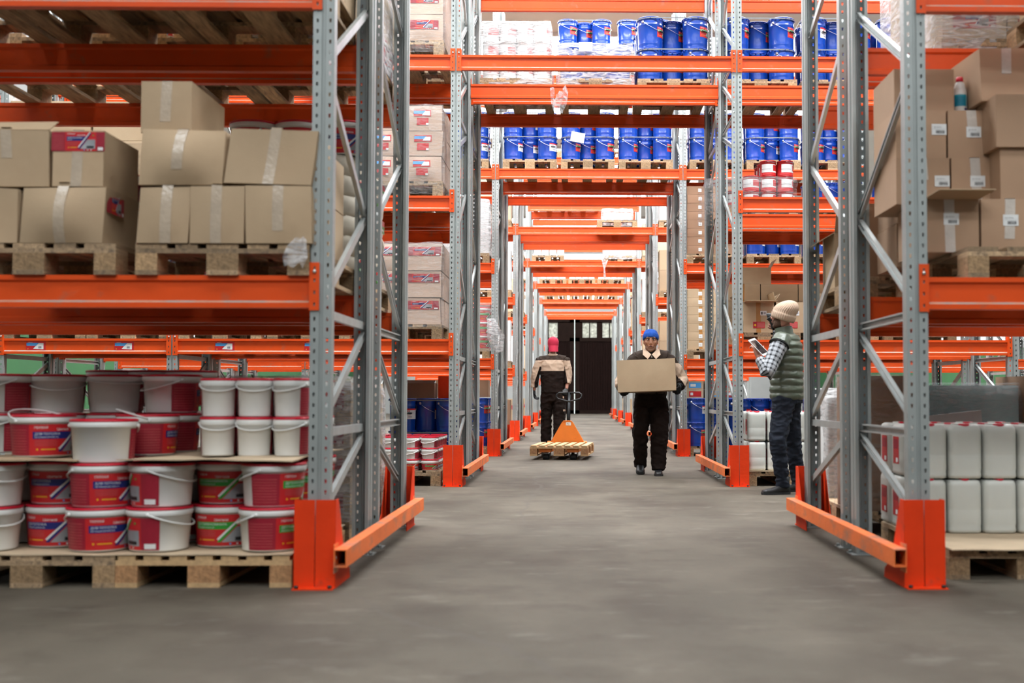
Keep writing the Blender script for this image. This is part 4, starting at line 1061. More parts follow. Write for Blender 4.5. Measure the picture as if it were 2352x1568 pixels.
    # stickers hung on the lowest beams at the far left
    for i, (px, bx_) in enumerate(((88, 0), (289, 0), (518, 0), (722, 0))):
        W, H = .19, .085; sh = [('r', 0, 0, W, H, 'redp', 0), ('p', [(.005, .045), (.10, .045), (.125, .072), (.005, .072)], 'sky', 1), ('p', [(.07, .015), (.17, .01), (.17, .07), (.12, .07)], 'whitep', 1), ('t', 'ПЕРВАЯ', .02, .073, .008, 'whitep', 1), ('c', .02, .015, .005, 'yell', 1), ('r', .12, .02, .15, .04, 'greyp', 2)]
        mb, ms = decal(sh, W, H, flat((X_at(px, Y)-W/2, Y+.0118, LEV[0]-.15+.034), (1, 0, 0), (0, 0, 1)), .2)
        bm = min([b for b in COL.objects if b.name.startswith('rack_beam') and abs(b.location.y-Y) < .02 and abs(b.location.z-(LEV[0]-.15)) < .02], key=lambda b: abs(b.location.x-X_at(px, Y)))
        o = mk('sticker', mb, ms); o.parent = bm; o.matrix_parent_inverse = Matrix.Translation(bm.location).inverted()
    # over the aisle, back half, third level
    z = LEV[2]
    x = X_at(1183, YB); pallet(x, YB, z, 'over the aisle under the white wrapped tins, second rack row')
    for t in range(3):
        for r in range(5):
            for c in range(4):
                lb = f'{["leftmost", "second", "third", "rightmost"][c]} white tin in front, {["bottom", "middle", "top"][t]} tier over the aisle' if r == 0 else f'white tin behind the front ones, {["bottom", "middle", "top"][t]} tier over the aisle'
                place(WTIN, (x-.285+c*.19, YB+.11+r*.19, z+.146+t*.212), .3*c, lb, 'tin', None if r == 0 else f'inner white tins {t}')
    wrap_shell(x, YB, z+.02, .80, 1.02, .77, 'milky film round the white tins over the aisle', m='filmd', seed=54, amp=.008)
    drum_load(X_at(1367, YB), YB, z, 'over the aisle middle pallet, second row', rows=3, tiers=1, styles=('red',), strap=False)
    wrap_shell(X_at(1367, YB), YB, z+.02, .86, 1.0, .52, 'loose cloudy film over the single tier of drums above the aisle', m='filmd', seed=55, amp=.03)
    drum_load(X_at(1549, YB), YB, z, 'over the aisle right pallet, second row', rows=3, tiers=2, styles=('red',))
    loose_film([(X_at(1283, Y+1.1), Y+1.05, 4.2), (X_at(1283, Y+1.1), Y+1.03, 4.05), (X_at(1281, Y+1.1), Y+1.05, 3.93)], [.20, .17, .09], 'bunch of clear film hanging under the beams over the aisle, second rack row', 'filmp', 3)
    m = MB(); m.box((0, 0, 0), (.15, .003, .10)); tag(mk('paper_note', m, M['whitep'], None, (X_at(1344, YB-.03), YB-.03, z+.85-.36), (.1, 0, 0)), 'white paper note on the film covered drums over the aisle', 'paper')
    # right bay, third level drums
    for i, x in enumerate((2.06, 2.92, 3.78)):
        drum_load(x, YB, z, f'{["first", "second", "third"][i]} pallet right of the aisle, third shelf, second row', rows=2, tiers=2, styles=(('red',), ('white', 'red'), ('white', 'red'))[i])
    # right bay, second level: red tins under film and small blue drums
    z = LEV[1]
    pallet(2.06, YB, z, 'on the second right shelf of the second rack row under red tins'); pallet(2.95, YB, z, 'on the second right shelf of the second rack row under small blue drums')
    for t in range(3):
        for r in range(3):
            for c in range(4):
                if t == 2 and c < 2 or (t == 1 and c < 1): continue
                lb = f'{["leftmost", "second", "third", "rightmost"][c]} red tin in front, {["bottom", "middle", "top"][t]} tier, second right shelf' if r == 0 else f'red tin behind the front ones, {["bottom", "middle", "top"][t]} tier, second right shelf'
                place(RTIN, (2.06-.29+c*.19, YB+.12+r*.19, z+.146+t*.168), .4*c, lb, 'tin', None if r == 0 else f'inner red tins {t}')
    wrap_shell(1.96, YB-.02, z+.03, 1.02, .85, .42, 'torn glossy film round the red tins, second right shelf, second row', m='film', seed=56, amp=.05)
    drum_load(2.88, YB, z+.144, 'second right shelf, second rack row', rows=2, tiers=1, styles=('white', 'red'), strap=False, pal=False, s=.78)
    drum_load(3.62, YB, z+.144, 'far end of the second right shelf, second rack row', rows=1, tiers=1, styles=('white', 'red'), strap=False, pal=False, s=.78)
    wrap_shell(3.9, YB-.02, z+.03, .55, .85, .62, 'pinkish film round a load at the far end of the second right shelf', m='filmd', seed=57, amp=.04)
    # right bay, lowest level: open cartons the man is scanning
    z = LEV[0]
    pallet(2.08, YB, z, 'on the lowest right shelf of the second rack row under the scanned cartons', look='light wooden pallet'); pallet(2.94, YB, z, 'on the lowest right shelf of the second rack row, second pallet')
    pallet(3.80, YB, z, 'on the lowest right shelf of the second rack row, third pallet')
    z0 = z+.146
    rl = ([('r', 0, 0, .13, .07, 'redp', 0), ('r', .045, .006, .125, .064, 'pink', 1), ('r', .006, .006, .040, .064, 'redd', 1), ('r', .012, .02, .034, .045, 'yell', 2), ('r', .08, .14, .15, .19, 'whitep', 0), ('r', .09, .15, .105, .18, 'blackp', 1), ('r', .115, .155, .14, .175, 'greyp', 1)], .13, .07)
    o = carton(.335, .40, .335, 610, .002, 0, 'tapebrown', rl, lpos=(.5, .25)); o.location = (X_at(1737, YB)+.04, YB+.22, z0); tag(o, 'open carton with red label in front of the man with the scanner', 'box')
    flap(o, [(-.167, .2, .335), (-.167, -.2, .335), (-.265, -.2, .42), (-.265, .2, .42)]); flap(o, [(-.167, -.2, .335), (.167, -.2, .335), (.19, -.32, .345), (-.15, -.32, .345)]); flap(o, [(.167, -.2, .335), (.167, .2, .335), (.235, .2, .43), (.235, -.2, .43)])
    o = carton(.335, .40, .335, 611, .002, 0, 'tape', rl, lpos=(.5, .25)); o.location = (X_at(1737, YB)+.40, YB+.22, z0); tag(o, 'second open carton behind the beige hat of the man', 'box')
    flap(o, [(-.167, .2, .335), (-.167, -.2, .335), (-.2, -.2, .45), (-.2, .2, .45)])
    o = carton(.335, .40, .335, 612, .002, 0, 'tape', rl, lpos=(.5, .25)); o.location = (X_at(1737, YB)+.76, YB+.22, z0); tag(o, 'third carton of the scanned row right of the hat', 'box')
    for t in range(3):
        for c in range(3):
            o = carton(.42, .34, .19, 620+t*3+c, .002, 0, 'tapebrown' if c == 0 else None); o.location = (1.90+c*.43, YB+.62, z0+.0+t*.193); tag(o, f'{POS[c]} brown taped carton behind the scanned ones, {["bottom", "middle", "top"][t]} tier, lowest right shelf', 'box')
    o = carton(.36, .34, .19, 640, .002, 0, None, None); o.location = (2.06, YB+.64, z0+.579); tag(o, 'topmost open carton of the lowest right shelf, second rack row', 'box')
    flap(o, [(.18, -.17, .19), (.18, .17, .19), (.24, .17, .29), (.24, -.17, .29)])
    for c in range(4):
        o = carton(.4, .40, .30, 650+c, .002, 0, 'tape'); o.location = (3.15+(c % 2)*.41, YB+.25, z0+(c//2)*.303); tag(o, f'brown carton right of the scanned ones, {["left lower", "right lower", "left upper", "right upper"][c]}, lowest right shelf', 'box')
    # floor, right bay: canisters, drums behind
    pallet(2.08, Y, 0, 'on the floor beside the man under the white canisters', look='light wooden pallet'); pallet(2.95, Y, 0, 'on the floor right of the man under labelled canisters', look='light wooden pallet')
    sheet(2.08, Y-.01, .142, .8, 1.2, 'thin cardboard sheet under the canisters beside the man', .001)
    for p, (x, kd) in enumerate(((2.08, 'red'), (2.95, 'front'))):
        for t in range(2):
            for r in range(3):
                for c in range(4):
                    w = ('beside the man', 'right of the man')[p]
                    lb = f'{["leftmost", "second", "third", "rightmost"][c]} canister in front, {["lower", "upper"][t]} tier, floor pallet {w}' if r == 0 else f'canister behind the front ones, {["lower", "upper"][t]} tier, floor pallet {w}'
                    if kd == 'front' and t == 1 and c > 1: continue
                    place(CAN[kd], (x-.29+c*.192, Y+.14+r*.24, .152+t*.288), 0, lb, 'canister', None if r == 0 else f'inner canisters {w} {t}')
    drum_load(2.06, YB, 0, 'on the floor behind the canisters, second row', rows=1, styles=('white',), strap=False)
    drum_load(2.92, YB, 0, 'on the floor behind the labelled canisters, second row', rows=1, styles=('white',), strap=False)
    # tins at the far right
    for i, (px, z, c) in enumerate(((2308, .95, 'redp'), (2308, .72, 'sky'), (2308, .49, 'sky'), (2350, .95, 'whitep'), (2350, .72, 'whitep'))):
        if c not in TN: TN[c] = make_tin(c, .075, .2)
        place(TN[c], (X_at(px, 11.8), 11.8, z-.2), .3, ['red', 'upper blue', 'lower blue', 'upper white', 'lower white'][i]+' paint tin piled at the right edge of the picture', 'tin')
    pallet(4.0, 11.5, 0, 'on the floor at the right edge of the picture under paint tins')
    o = carton(.3, .3, .14, 690, matl='carddark'); o.location = (4.02, 11.75, .146); tag(o, 'dark carton under the paint tins at the right edge', 'box')
    o = carton(.3, .3, .2, 691, matl='card'); o.location = (4.02, 11.75, .289); tag(o, 'brown carton on the dark one under the paint tins', 'box')
TN = {}
def make_plain_tin(col, R, H, lab='pink', nm='paint_tin', patch='redp'):
    b = MB(); b.lathe([(R*.97, 0), (R, .003), (R*.985, .006), (R*.985, H-.012), (R*1.02, H-.010), (R*1.02, H-.001), (R*.93, H-.001), (R*.9, H-.006)], 22)
    o = mk(nm, b, M[col]); W = 2*PI*R*.8; mb, ms = decal([('r', 0, 0, W, H*.55, lab, 0), ('r', W*.3, H*.1, W*.62, H*.5, patch, 1), ('r', 0, H*.2, W*.25, H*.23, 'greyp', 1)], W, H, cyl(R*.985, H*.2, R*.985, H*.8, -3.4), .02)
    mk('label', mb, ms, o); h = MB(); hoop(h, R*1.02, .0018, .0, R*1.0, H-.02, 12, a0=.3); mk('handle', h, M['wire'], o); return proto(o)
WTIN = make_plain_tin('white', .092, .210, 'whitep', patch='pink'); RTIN = make_plain_tin('redp', .09, .166, 'whitep')
row2()

# ------------------------------------------------------------------ row 3 and beyond
def row3():
    Y = RY[2]; YB = Y+FD+.22; z = LEV[2]
    for i, (x, st) in enumerate(((-.67, ('white',)), (.19, ('red',)), (1.05, ('red',)))):
        drum_load(x, Y, z, f'{POS[i]} pallet over the aisle, third rack row', rows=2, tiers=2, styles=st)
    m = MB(); m.box((0, 0, 0), (.205, .002, .145)); tag(mk('paper_note', m, M['whitep'], None, (X_at(1326, Y), Y-.03, Z_at(312, Y)), (.12, .16, .1)), 'white paper note held by the band on the middle drum pallet over the aisle', 'paper')
    for i, (x, st) in enumerate(((2.10, ('white',)), (2.95, ('white', 'red')), (3.83, ('white', 'red')))):
        drum_load(x, Y, z, f'{["first", "second", "third"][i]} pallet right of the aisle, third shelf, third row', rows=2, tiers=2, styles=st)
    drum_load(-1.68, Y, z, 'left bay, third shelf, third row', rows=2, tiers=2, styles=('white',))
    z = LEV[3]
    for i, x in enumerate((.14, 1.03)): drum_load(x, Y, z, f'{["middle", "right"][i]} pallet on the topmost beams over the aisle', rows=1, tiers=2, styles=('red',))
    def cartons(x, y, z, w, d, h, nx, ny, nz, what, ms, lab=None, tape=None, seed=0, grp=''):
        PR = [proto(carton(w, d, h, seed+i, .002, 0, tape, lab, ms)) for i in range(2)]
        ON = ['bottom', 'second', 'third', 'fourth', 'fifth', 'sixth', 'seventh', 'eighth', 'ninth', 'tenth']
        for t in range(nz):
            for r in range(ny):
                for c in range(nx):
                    pn = '' if nx == 1 else ('left ', 'right ')[c] if nx == 2 else ('left ', 'middle ', 'right ')[c]
                    lb = f'{pn}{what}, {ON[t]} tier' if r == 0 else f'{what}, behind the front ones'
                    place(PR[(t+c) % 2], (x+(c-(nx-1)/2)*(w+.004), y+d/2+r*(d+.005), z+t*(h+.002)), random.uniform(-.015, .015), lb, 'box', None if r == 0 else grp+what)
    # right bay
    z = LEV[0]; pallet(2.05, Y, z, 'on the lowest right shelf of the third rack row under labelled cartons', look='light wooden pallet')
    cartons(2.05, Y+.03, z+.146, .385, .38, .124, 2, 1, 7, 'flat labelled carton, lowest right shelf, third rack row', 'card', whitesticker(.055, .055), 'tapebrown', 700)
    z = LEV[1]; pallet(2.05, Y, z, 'on the second right shelf of the third rack row under shade-darkened cartons')
    cartons(2.05, Y+.03, z+.146, .385, .38, .124, 2, 1, 8, 'labelled carton darkened for shade, second right shelf, third rack row', 'carddark', whitesticker(.05, .05), None, 720)  # same cartons as one shelf down; the darker cardboard paints in their shade
    drum_load(2.95, Y, z, 'second pallet right of the aisle, second shelf, third row', rows=2, tiers=2, styles=('white',), strap=False)
    drum_load(3.83, Y, z, 'third pallet right of the aisle, second shelf, third row', rows=2, tiers=2, styles=('white',), strap=False)
    z = LEV[0]; pallet(2.95, Y, z, 'second on the lowest right shelf of the third rack row')
    cartons(2.95, Y+.03, z+.146, .385, .38, .2, 2, 1, 4, 'brown carton second on the lowest right shelf, third rack row', 'card', None, None, 740)
    drum_load(2.05, Y, 0, 'on the floor right of the aisle, third rack row', rows=2, tiers=2, styles=('white', 'red'), strap=False)
    drum_load(2.95, Y, 0, 'second on the floor right of the aisle, third row', rows=1, tiers=2, styles=('white', 'red'), strap=False)
    for i in range(3):
        for t in range(2):
            o = carton(.24, .25, .125, 760+i*2+t, matl=('cardpale', 'card', 'cardpale')[i], label=([('r', 0, 0, .18, .08, ('redp', 'sky', 'redp')[(i+t) % 3], 0), ('r', .02, .02, .1, .06, 'whitep', 1)], .18, .08)); o.location = (1.78+i*.27, Y+.2, .85+t*.128); tag(o, f'{POS[i]} small coloured pack on the drums right of the aisle, {["lower", "upper"][t]} one, third row', 'box')
    # left bay
    drum_load(-1.66, Y, 0, 'on the floor left of the aisle, third rack row', rows=2, tiers=2, styles=('red',), strap=False)
    cartons(-1.66, Y+.05, .862, .385, .4, .25, 2, 1, 1, 'dark carton on the floor drums left of the aisle, third row', 'carddark', None, None, 770)
    z = LEV[0]; pallet(-1.66, Y, z, 'on the lowest left shelf of the third rack row under red and green buckets')
    for t in range(3):
        for r in range(2):
            for c in range(3):
                place(BUK[('green', 'down')], (-1.66-.26+c*.262, Y+.16+r*.3, z+.146+t*.203), aim(40), f'{POS[c]} red and green bucket, {["bottom", "middle", "top"][t]} tier, lowest left shelf, third row' if r == 0 else 'bucket behind the front ones on the lowest left shelf, third row', 'paint bucket', None if r == 0 else 'inner buckets third row')
    wrap_shell(-1.66, Y-.01, z+.1, .84, .75, .72, 'film round the red and green buckets, lowest left shelf, third row', seed=71)
    loose_film([(X_at(1128, Y), Y-.03, 2.02), (X_at(1134, Y), Y-.06, 1.85), (X_at(1140, Y), Y-.05, 1.7), (X_at(1146, Y), Y-.02, 1.52)], [.12, .2, .26, .12], 'crumpled clear film spilling off the lowest left shelf of the third rack row', 'filmd', 5)
    z = LEV[1]; pallet(-1.66, Y, z, 'on the second left shelf of the third rack row under a white wrapped load')
    cartons(-1.66, Y+.05, z+.146, .385, .38, .25, 2, 1, 3, 'white carton in the wrapped load, second left shelf, third row', 'whitep', None, None, 780)
    wrap_shell(-1.66, Y, z+.1, .84, .5, .85, 'thick white film round the load, second left shelf, third row', m='filmd', seed=72, amp=.03)
    # rows four to eight: side bays by the aisle, and loads over the aisle
    spec = {3: (('whitep', 'whitep', 'cardpale'), ('card', 'card', 'whitep')), 4: (('whitep', 'cardpale', 'whitep'), ('card', 'whitep', 'cardpale')),
            5: (('cardpale', 'whitep', 'whitep'), ('whitep', 'card', 'whitep')), 6: (('whitep', 'whitep', 'whitep'), ('card', 'whitep', 'card')), 7: (('whitep', 'card', 'whitep'), ('whitep', 'whitep', 'card'))}
    for r, (L, R) in spec.items():
        Yr = RY[r]; w = ROWN[r]
        for sd, x, mts in (('left', -1.66, L), ('right', 2.07, R)):
            for li in range(3):
                z = LEV[li]; lv = ['lowest', 'second', 'third'][li]
                pallet(x, Yr, z, f'on the {lv} {sd} shelf of the {w} rack row', look='light wooden pallet' if li == 1 else 'wooden pallet')
                cartons(x, Yr+.03, z+.146, .385, .38, .40, 2, 1, 2, f'{"white" if mts[li] == "whitep" else "pale" if mts[li] == "cardpale" else "brown"} carton, {lv} {sd} shelf, {w} rack row', mts[li], None, None, 800+r*30+li*3)
            cartons(x, Yr+.05, .0, .385, .38, .40, 2, 1, 2, f'brown carton on the floor {sd} of the aisle, {w} rack row', 'carddark' if r == 3 else 'card', redlabel(.2, .1) if r in (4, 5) else None, None, 900+r*10+(sd == 'left'))
    # over the aisle
    def tins(x, Yr, z, what):
        for t in range(2):
            for c in range(4): place(WTIN, (x-.285+c*.19, Yr+.12, z+.146+t*.212), .2, f'{["leftmost", "second", "third", "rightmost"][c]} white tin, {["lower", "upper"][t]} tier, {what}', 'tin')
    Yr = RY[4]; z = LEV[2]
    pallet(X_at(1258, Yr), Yr+.02, z, 'over the aisle at the left of the fifth rack row')
    for c in range(4):
        for t in range(2): place(CAN[None], (X_at(1234, Yr)+c*.19, Yr+.2, z+.146+t*.288), 0, f'{["leftmost", "second", "third", "rightmost"][c]} grey canister, {["lower", "upper"][t]} tier, over the aisle of the fifth rack row', 'canister')
    x = X_at(1425, Yr); pallet(x, Yr+.02, z, 'over the aisle at the right of the fifth rack row', look='light wooden pallet')
    cartons(x, Yr+.05, z+.146, .36, .38, .16, 2, 1, 1, 'white carton under film over the aisle, fifth rack row', 'whitep', None, None, 960)
    wrap_shell(x, Yr+.02, z+.05, .84, .8, .34, 'cloudy film round the load over the aisle, fifth rack row', m='filmd', seed=81, amp=.03)
    loose_film([(X_at(1389, Yr), Yr-.02, z+.03), (X_at(1388, Yr), Yr-.03, z-.2), (X_at(1389, Yr), Yr-.02, z-.42)], [.16, .03, .06], 'thin strand of film dangling from the load over the aisle, fifth row', 'filmd', 8)
    Yr = RY[3]; z = LEV[2]; x = X_at(1418, Yr); pallet(x, Yr, z, 'over the aisle at the right of the fourth rack row')
    cartons(x, Yr+.05, z+.146, .27, .38, .14, 2, 1, 1, 'white carton under film over the aisle, fourth rack row', 'whitep', None, None, 970)
    wrap_shell(x, Yr+.02, z+.02, .64, .8, .36, 'cloudy film round the load over the aisle, fourth rack row', m='filmd', seed=82, amp=.03)
    for r in (5, 6):
        Yr = RY[r]; z = LEV[2]
        for i, x in enumerate((-.66, .21, 1.08)):
            pallet(x, Yr, z, f'{POS[i]} one over the aisle of the {ROWN[r]} rack row', look='light wooden pallet')
            tins(x, Yr+.05, z, f'{POS[i]} pallet over the aisle, {ROWN[r]} rack row')
    for r in (3, 4):      # pallets on the topmost beams, seen from below
        for i, x in enumerate((-.66, .21, 1.08)):
            pallet(x, RY[r]+.02, LEV[3], f'{POS[i]} one on the topmost beams over the aisle, {ROWN[r]} rack row')
row3()
# ------------------------------------------------------------------ people
def bake(name, mb, mats, voxel=.008, smooth=4, fold=0, fscale=(6, 6, 6), seed=0, matfn=None, parent=None, keep=None):
    me = mb.mesh('raw', mats); o = bpy.data.objects.new('raw', me); COL.objects.link(o)
    r = o.modifiers.new('r', 'REMESH'); r.mode = 'VOXEL'; r.voxel_size = voxel; r.use_smooth_shade = True
    s = o.modifiers.new('s', 'SMOOTH'); s.factor = .5; s.iterations = smooth
    dg = bpy.context.evaluated_depsgraph_get(); ev = o.evaluated_get(dg); n = bpy.data.meshes.new_from_object(ev, depsgraph=dg)
    bpy.data.objects.remove(o); bpy.data.meshes.remove(me); n.name = name
    if fold:
        off = Vector((seed*5.3, 0, 0)); f = Vector(fscale); nv = [v.normal.copy() for v in n.vertices]
        for v, m in zip(n.vertices, nv):
            p = Vector((v.co.x*f.x, v.co.y*f.y, v.co.z*f.z)) + off
            q = noise.noise(p) + .5*noise.noise(p*2.3); q = 1-abs(q)*2.2
            v.co += m*(fold*(q-.45))
    n.materials.clear()
    for k in (mats if isinstance(mats, (list, tuple)) else [mats]): n.materials.append(k)
    if keep:      # cut away what the cloth does not cover
        bm = bmesh.new(); bm.from_mesh(n); bmesh.ops.delete(bm, geom=[f for f in bm.faces if not keep(f.calc_center_median())], context='FACES'); bm.to_mesh(n); bm.free()
    for p in n.polygons:
        p.use_smooth = True; p.material_index = matfn(p.center, p.normal) if matfn else 0
    return mk(name, n, None, parent)
def frame_of(o, y, z):
    """matrix with the given y axis and approximate z axis"""
    y = Vector(y).normalized(); z = Vector(z); z = (z - y*y.dot(z)).normalized(); x = y.cross(z)
    return Matrix(((x.x, y.x, z.x, o[0]), (x.y, y.y, z.y, o[1]), (x.z, y.z, z.z, o[2]), (0, 0, 0, 1)))
def hand(mb, Mx, side=1, curl=(30, 35, 25), r=.0088, k=1.0, spread=.06, m=0, thumb=(.55, .75, -.45)):
    mb.tube([Vector((0, -.02, 0)), Vector((0, .0, 0)), Vector((0, .03*k, 0)), Vector((0, .07*k, .0)), Vector((0, .092*k, -.002))], [(.024*k, .018*k), (.026*k, .017*k), (.037*k, .016*k), (.042*k, .0145*k), (.036*k, .010*k)], 14, m, up=(1, 0, 0), M=Mx)
    L = (.072, .080, .074, .058)
    for i in range(4):
        x = side*(.0315-.021*i)*k; p = Vector((x, .082*k, 0)); a = 0; pts = [p.copy()]; fx = side*spread*(1.5-i)
        for j, s in enumerate((.45, .32, .26)):
            a += math.radians(curl[j]*(1+.12*i)); d = Vector((fx*math.cos(a), math.cos(a), -math.sin(a))); p = p + d*L[i]*s*k*1.05; pts.append(p.copy())
        mb.tube(pts, [(r*1.05*k,)*2, (r*k,)*2, (r*.95*k,)*2, (r*.8*k,)*2], 8, m, M=Mx); mb.ball(tuple(Mx @ pts[-1]), r*.82*k, 8, m)
        for q in pts[1:3]: mb.ball(tuple(Mx @ q), r*1.06*k, 8, m)
    t0 = Vector((side*.022, .018, -.004))*k; d = Vector((side*thumb[0], thumb[1], thumb[2])).normalized(); d2 = (d + Vector((-side*.35, .35, -.2))).normalized()
    pts = [t0, t0+d*.035*k, t0+d*.06*k, t0+d*.06*k+d2*.03*k]
    mb.tube(pts, [(.015*k, .013*k), (.0125*k, .0115*k), (.0105*k, .010*k), (.0085*k, .008*k)], 8, m, M=Mx); mb.ball(tuple(Mx @ pts[-1]), .0088*k, 8, m)
def head(mb, Mx, m=0, w=1.0):
    vs = []; fs = []; n, L = 28, 20
    for j in range(L+1):
        b = PI*j/L
        for i in range(n):
            a = 2*PI*i/n; x, y, z = math.sin(b)*math.cos(a), math.sin(b)*math.sin(a), -math.cos(b)
            X, Y, Z = x*.0765*w, y*.094, z*.117
            if Z < .01:
                t = min(1, (.01-Z)/.12); X *= 1-.30*t**1.5
                if Y > 0: Y *= 1-.45*t
            if Y < 0: Y *= .93
            vs.append((X, Y, Z))
    fs = [(j*n+i, j*n+(i+1) % n, (j+1)*n+(i+1) % n, (j+1)*n+i) for j in range(L) for i in range(n)]
    mb.add(vs, fs, m, True, Mx)
    T = lambda p: tuple(Mx @ Vector(p))
    mb.tube([(0, -.078, .046), (0, -.090, .022), (0, -.104, -.008), (0, -.094, -.020)], [(.009, .008), (.009, .010), (.012, .012), (.013, .007)], 10, m, M=Mx)
    for s in (-1, 1):
        mb.ball((s*.012, -.093, -.013), .008, 8, m, Mx); mb.ball((s*.028, -.077, .055), (.028, .012, .009), 10, m, Mx); mb.ball((s*.040, -.058, .000), (.026, .022, .026), 10, m, Mx)
        mb.ball((s*.078*w, .008, .002), (.007, .017, .030), 10, m, Mx); mb.ball((s*.036, -.030, -.060), (.027, .040, .036), 12, m, Mx)
    mb.ball((0, -.070, -.045), (.034, .026, .030), 12, m, Mx); mb.ball((0, -.087, -.041), (.022, .009, .008), 10, m, Mx); mb.ball((0, -.085, -.054), (.019, .009, .008), 10, m, Mx); mb.ball((0, -.064, -.082), (.034, .024, .026), 12, m, Mx)
skinA = mat('brown_skin', (.36, .165, .095), .5, var=.07, scale=18, subs=.06); skinB = mat('fair_skin', (.50, .24, .17), .5, var=.07, scale=18, subs=.06)
brown = mat('dark_brown_work_cloth', (.016, .010, .008), .9, spec=.12, var=.15, scale=8, bump=.15, bscale=160); brown2 = mat('brown_yoke_cloth', (.042, .029, .022), .88, spec=.2, var=.12, scale=8)
beige = mat('beige_work_cloth', (.52, .375, .27), .85, var=.08, scale=6, bump=.1, bscale=160); blackg = mat('black_glove', (.009, .010, .011), .7, spec=.25, var=.2, scale=30)
greyg = mat('grey_glove_back', (.12, .13, .13), .7, var=.5, scale=90); shoe = mat('black_leather', (.012, .012, .013), .42, var=.2, bump=.2, bscale=50); sole = mat('black_sole', (.02, .02, .02), .8)
def knit(name, col, k=90):
    m = mat(name, col, .9, var=.08, scale=20); nt = m.node_tree; N = nt.nodes; L = nt.links; b = N['Principled BSDF']
    at = N.new('ShaderNodeAttribute'); at.attribute_name = 'rib'; ma = N.new('ShaderNodeMath'); ma.operation = 'SINE'; mu = N.new('ShaderNodeMath'); mu.operation = 'MULTIPLY'; mu.inputs[1].default_value = k
    L.new(at.outputs['Fac'], mu.inputs[0]); L.new(mu.outputs[0], ma.inputs[0]); bp = N.new('ShaderNodeBump'); bp.inputs['Strength'].default_value = .9; bp.inputs['Distance'].default_value = .004
    L.new(ma.outputs[0], bp.inputs['Height']); L.new(bp.outputs['Normal'], b.inputs['Normal']); return m
def knit_hat(name, prof, mt, Mx, parent, n=144, ribs=36, sx=1, sy=1, shift=None):
    """ribbed hat: profile of (radius, height); ribs are real ridges"""
    mb = MB(); vs = []; J = len(prof)
    for j, (r, z) in enumerate(prof):
        for i in range(n):
            a = 2*PI*i/n; k = 1 + .016*math.cos(ribs*a)*(r > .02)
            dx, dy = (shift(z) if shift else (0, 0)); vs.append((r*k*sx*math.cos(a)+dx, r*k*sy*math.sin(a)+dy, z))
    fs = [(j*n+i, j*n+(i+1) % n, (j+1)*n+(i+1) % n, (j+1)*n+i) for j in range(J-1) for i in range(n)] + [tuple(range((J-1)*n, J*n))]
    mb.add(vs, fs, 0, True, Mx); return mk(name, mb, mt, parent)
def shoe_mesh(heel, toe, up=(0, 0, 1), h=.10, high=.12):
    """boot from heel to toe on the floor"""
    heel, toe = Vector(heel), Vector(toe); d = (toe-heel); L = d.length; Mx = frame_of(heel, d, up); mb = MB()
    pr = [(0, .030, .09), (.03, .038, .10), (.07, .040, .10), (.12, .042, .075), (.18, .046, .055), (.235, .044, .048), (.27, .030, .036)]
    k = L/.275; vs = []; n = 14
    for (y, w, hh) in pr:
        for i in range(n):
            a = 2*PI*i/n; c, q = math.cos(a), math.sin(a); vs.append((w*c*(1 if q > -.3 else 1.02), y*k, hh/2 + hh/2*(max(-1, min(1, q*1.25)))))
    fs = [(j*n+i, j*n+(i+1) % n, (j+1)*n+(i+1) % n, (j+1)*n+i) for j in range(len(pr)-1) for i in range(n)] + [tuple(range(n))[::-1], tuple(range((len(pr)-1)*n, len(pr)*n))]
    mb.add(vs, fs, 0, True, Mx); mb.tube([(0, .055*k, .05), (0, .05*k, .10), (0, .045*k, .10+high*.5)], [(.042, .05), (.042, .047), (.045, .050)], 14, 0, M=Mx, up=(1, 0, 0))
    s = MB(); vs = []
    for z in (-.0, .02):
        for (y, w, hh) in [(-.006, .02, 0), (.01, .037, 0), (.07, .044, 0), (.13, .044, 0), (.18, .051, 0), (.24, .047, 0), (.272, .032, 0), (.28, .012, 0)]: vs.append((w, y*k, z))
        for (y, w, hh) in [(-.006, .02, 0), (.01, .037, 0), (.07, .044, 0), (.13, .044, 0), (.18, .051, 0), (.24, .047, 0), (.272, .032, 0), (.28, .012, 0)][::-1]: vs.append((-w, y*k, z))
    s.add(vs, [(i, (i+1) % 16, 16+(i+1) % 16, 16+i) for i in range(16)] + [tuple(range(16))[::-1], tuple(range(16, 32))], 0, False, Mx); return mb, s
def boots(p, pairs):
    for heel, toe in pairs:
        a, b = shoe_mesh(heel, toe); o = mk('boot', a, shoe, p); mk('sole', b, sole, o)
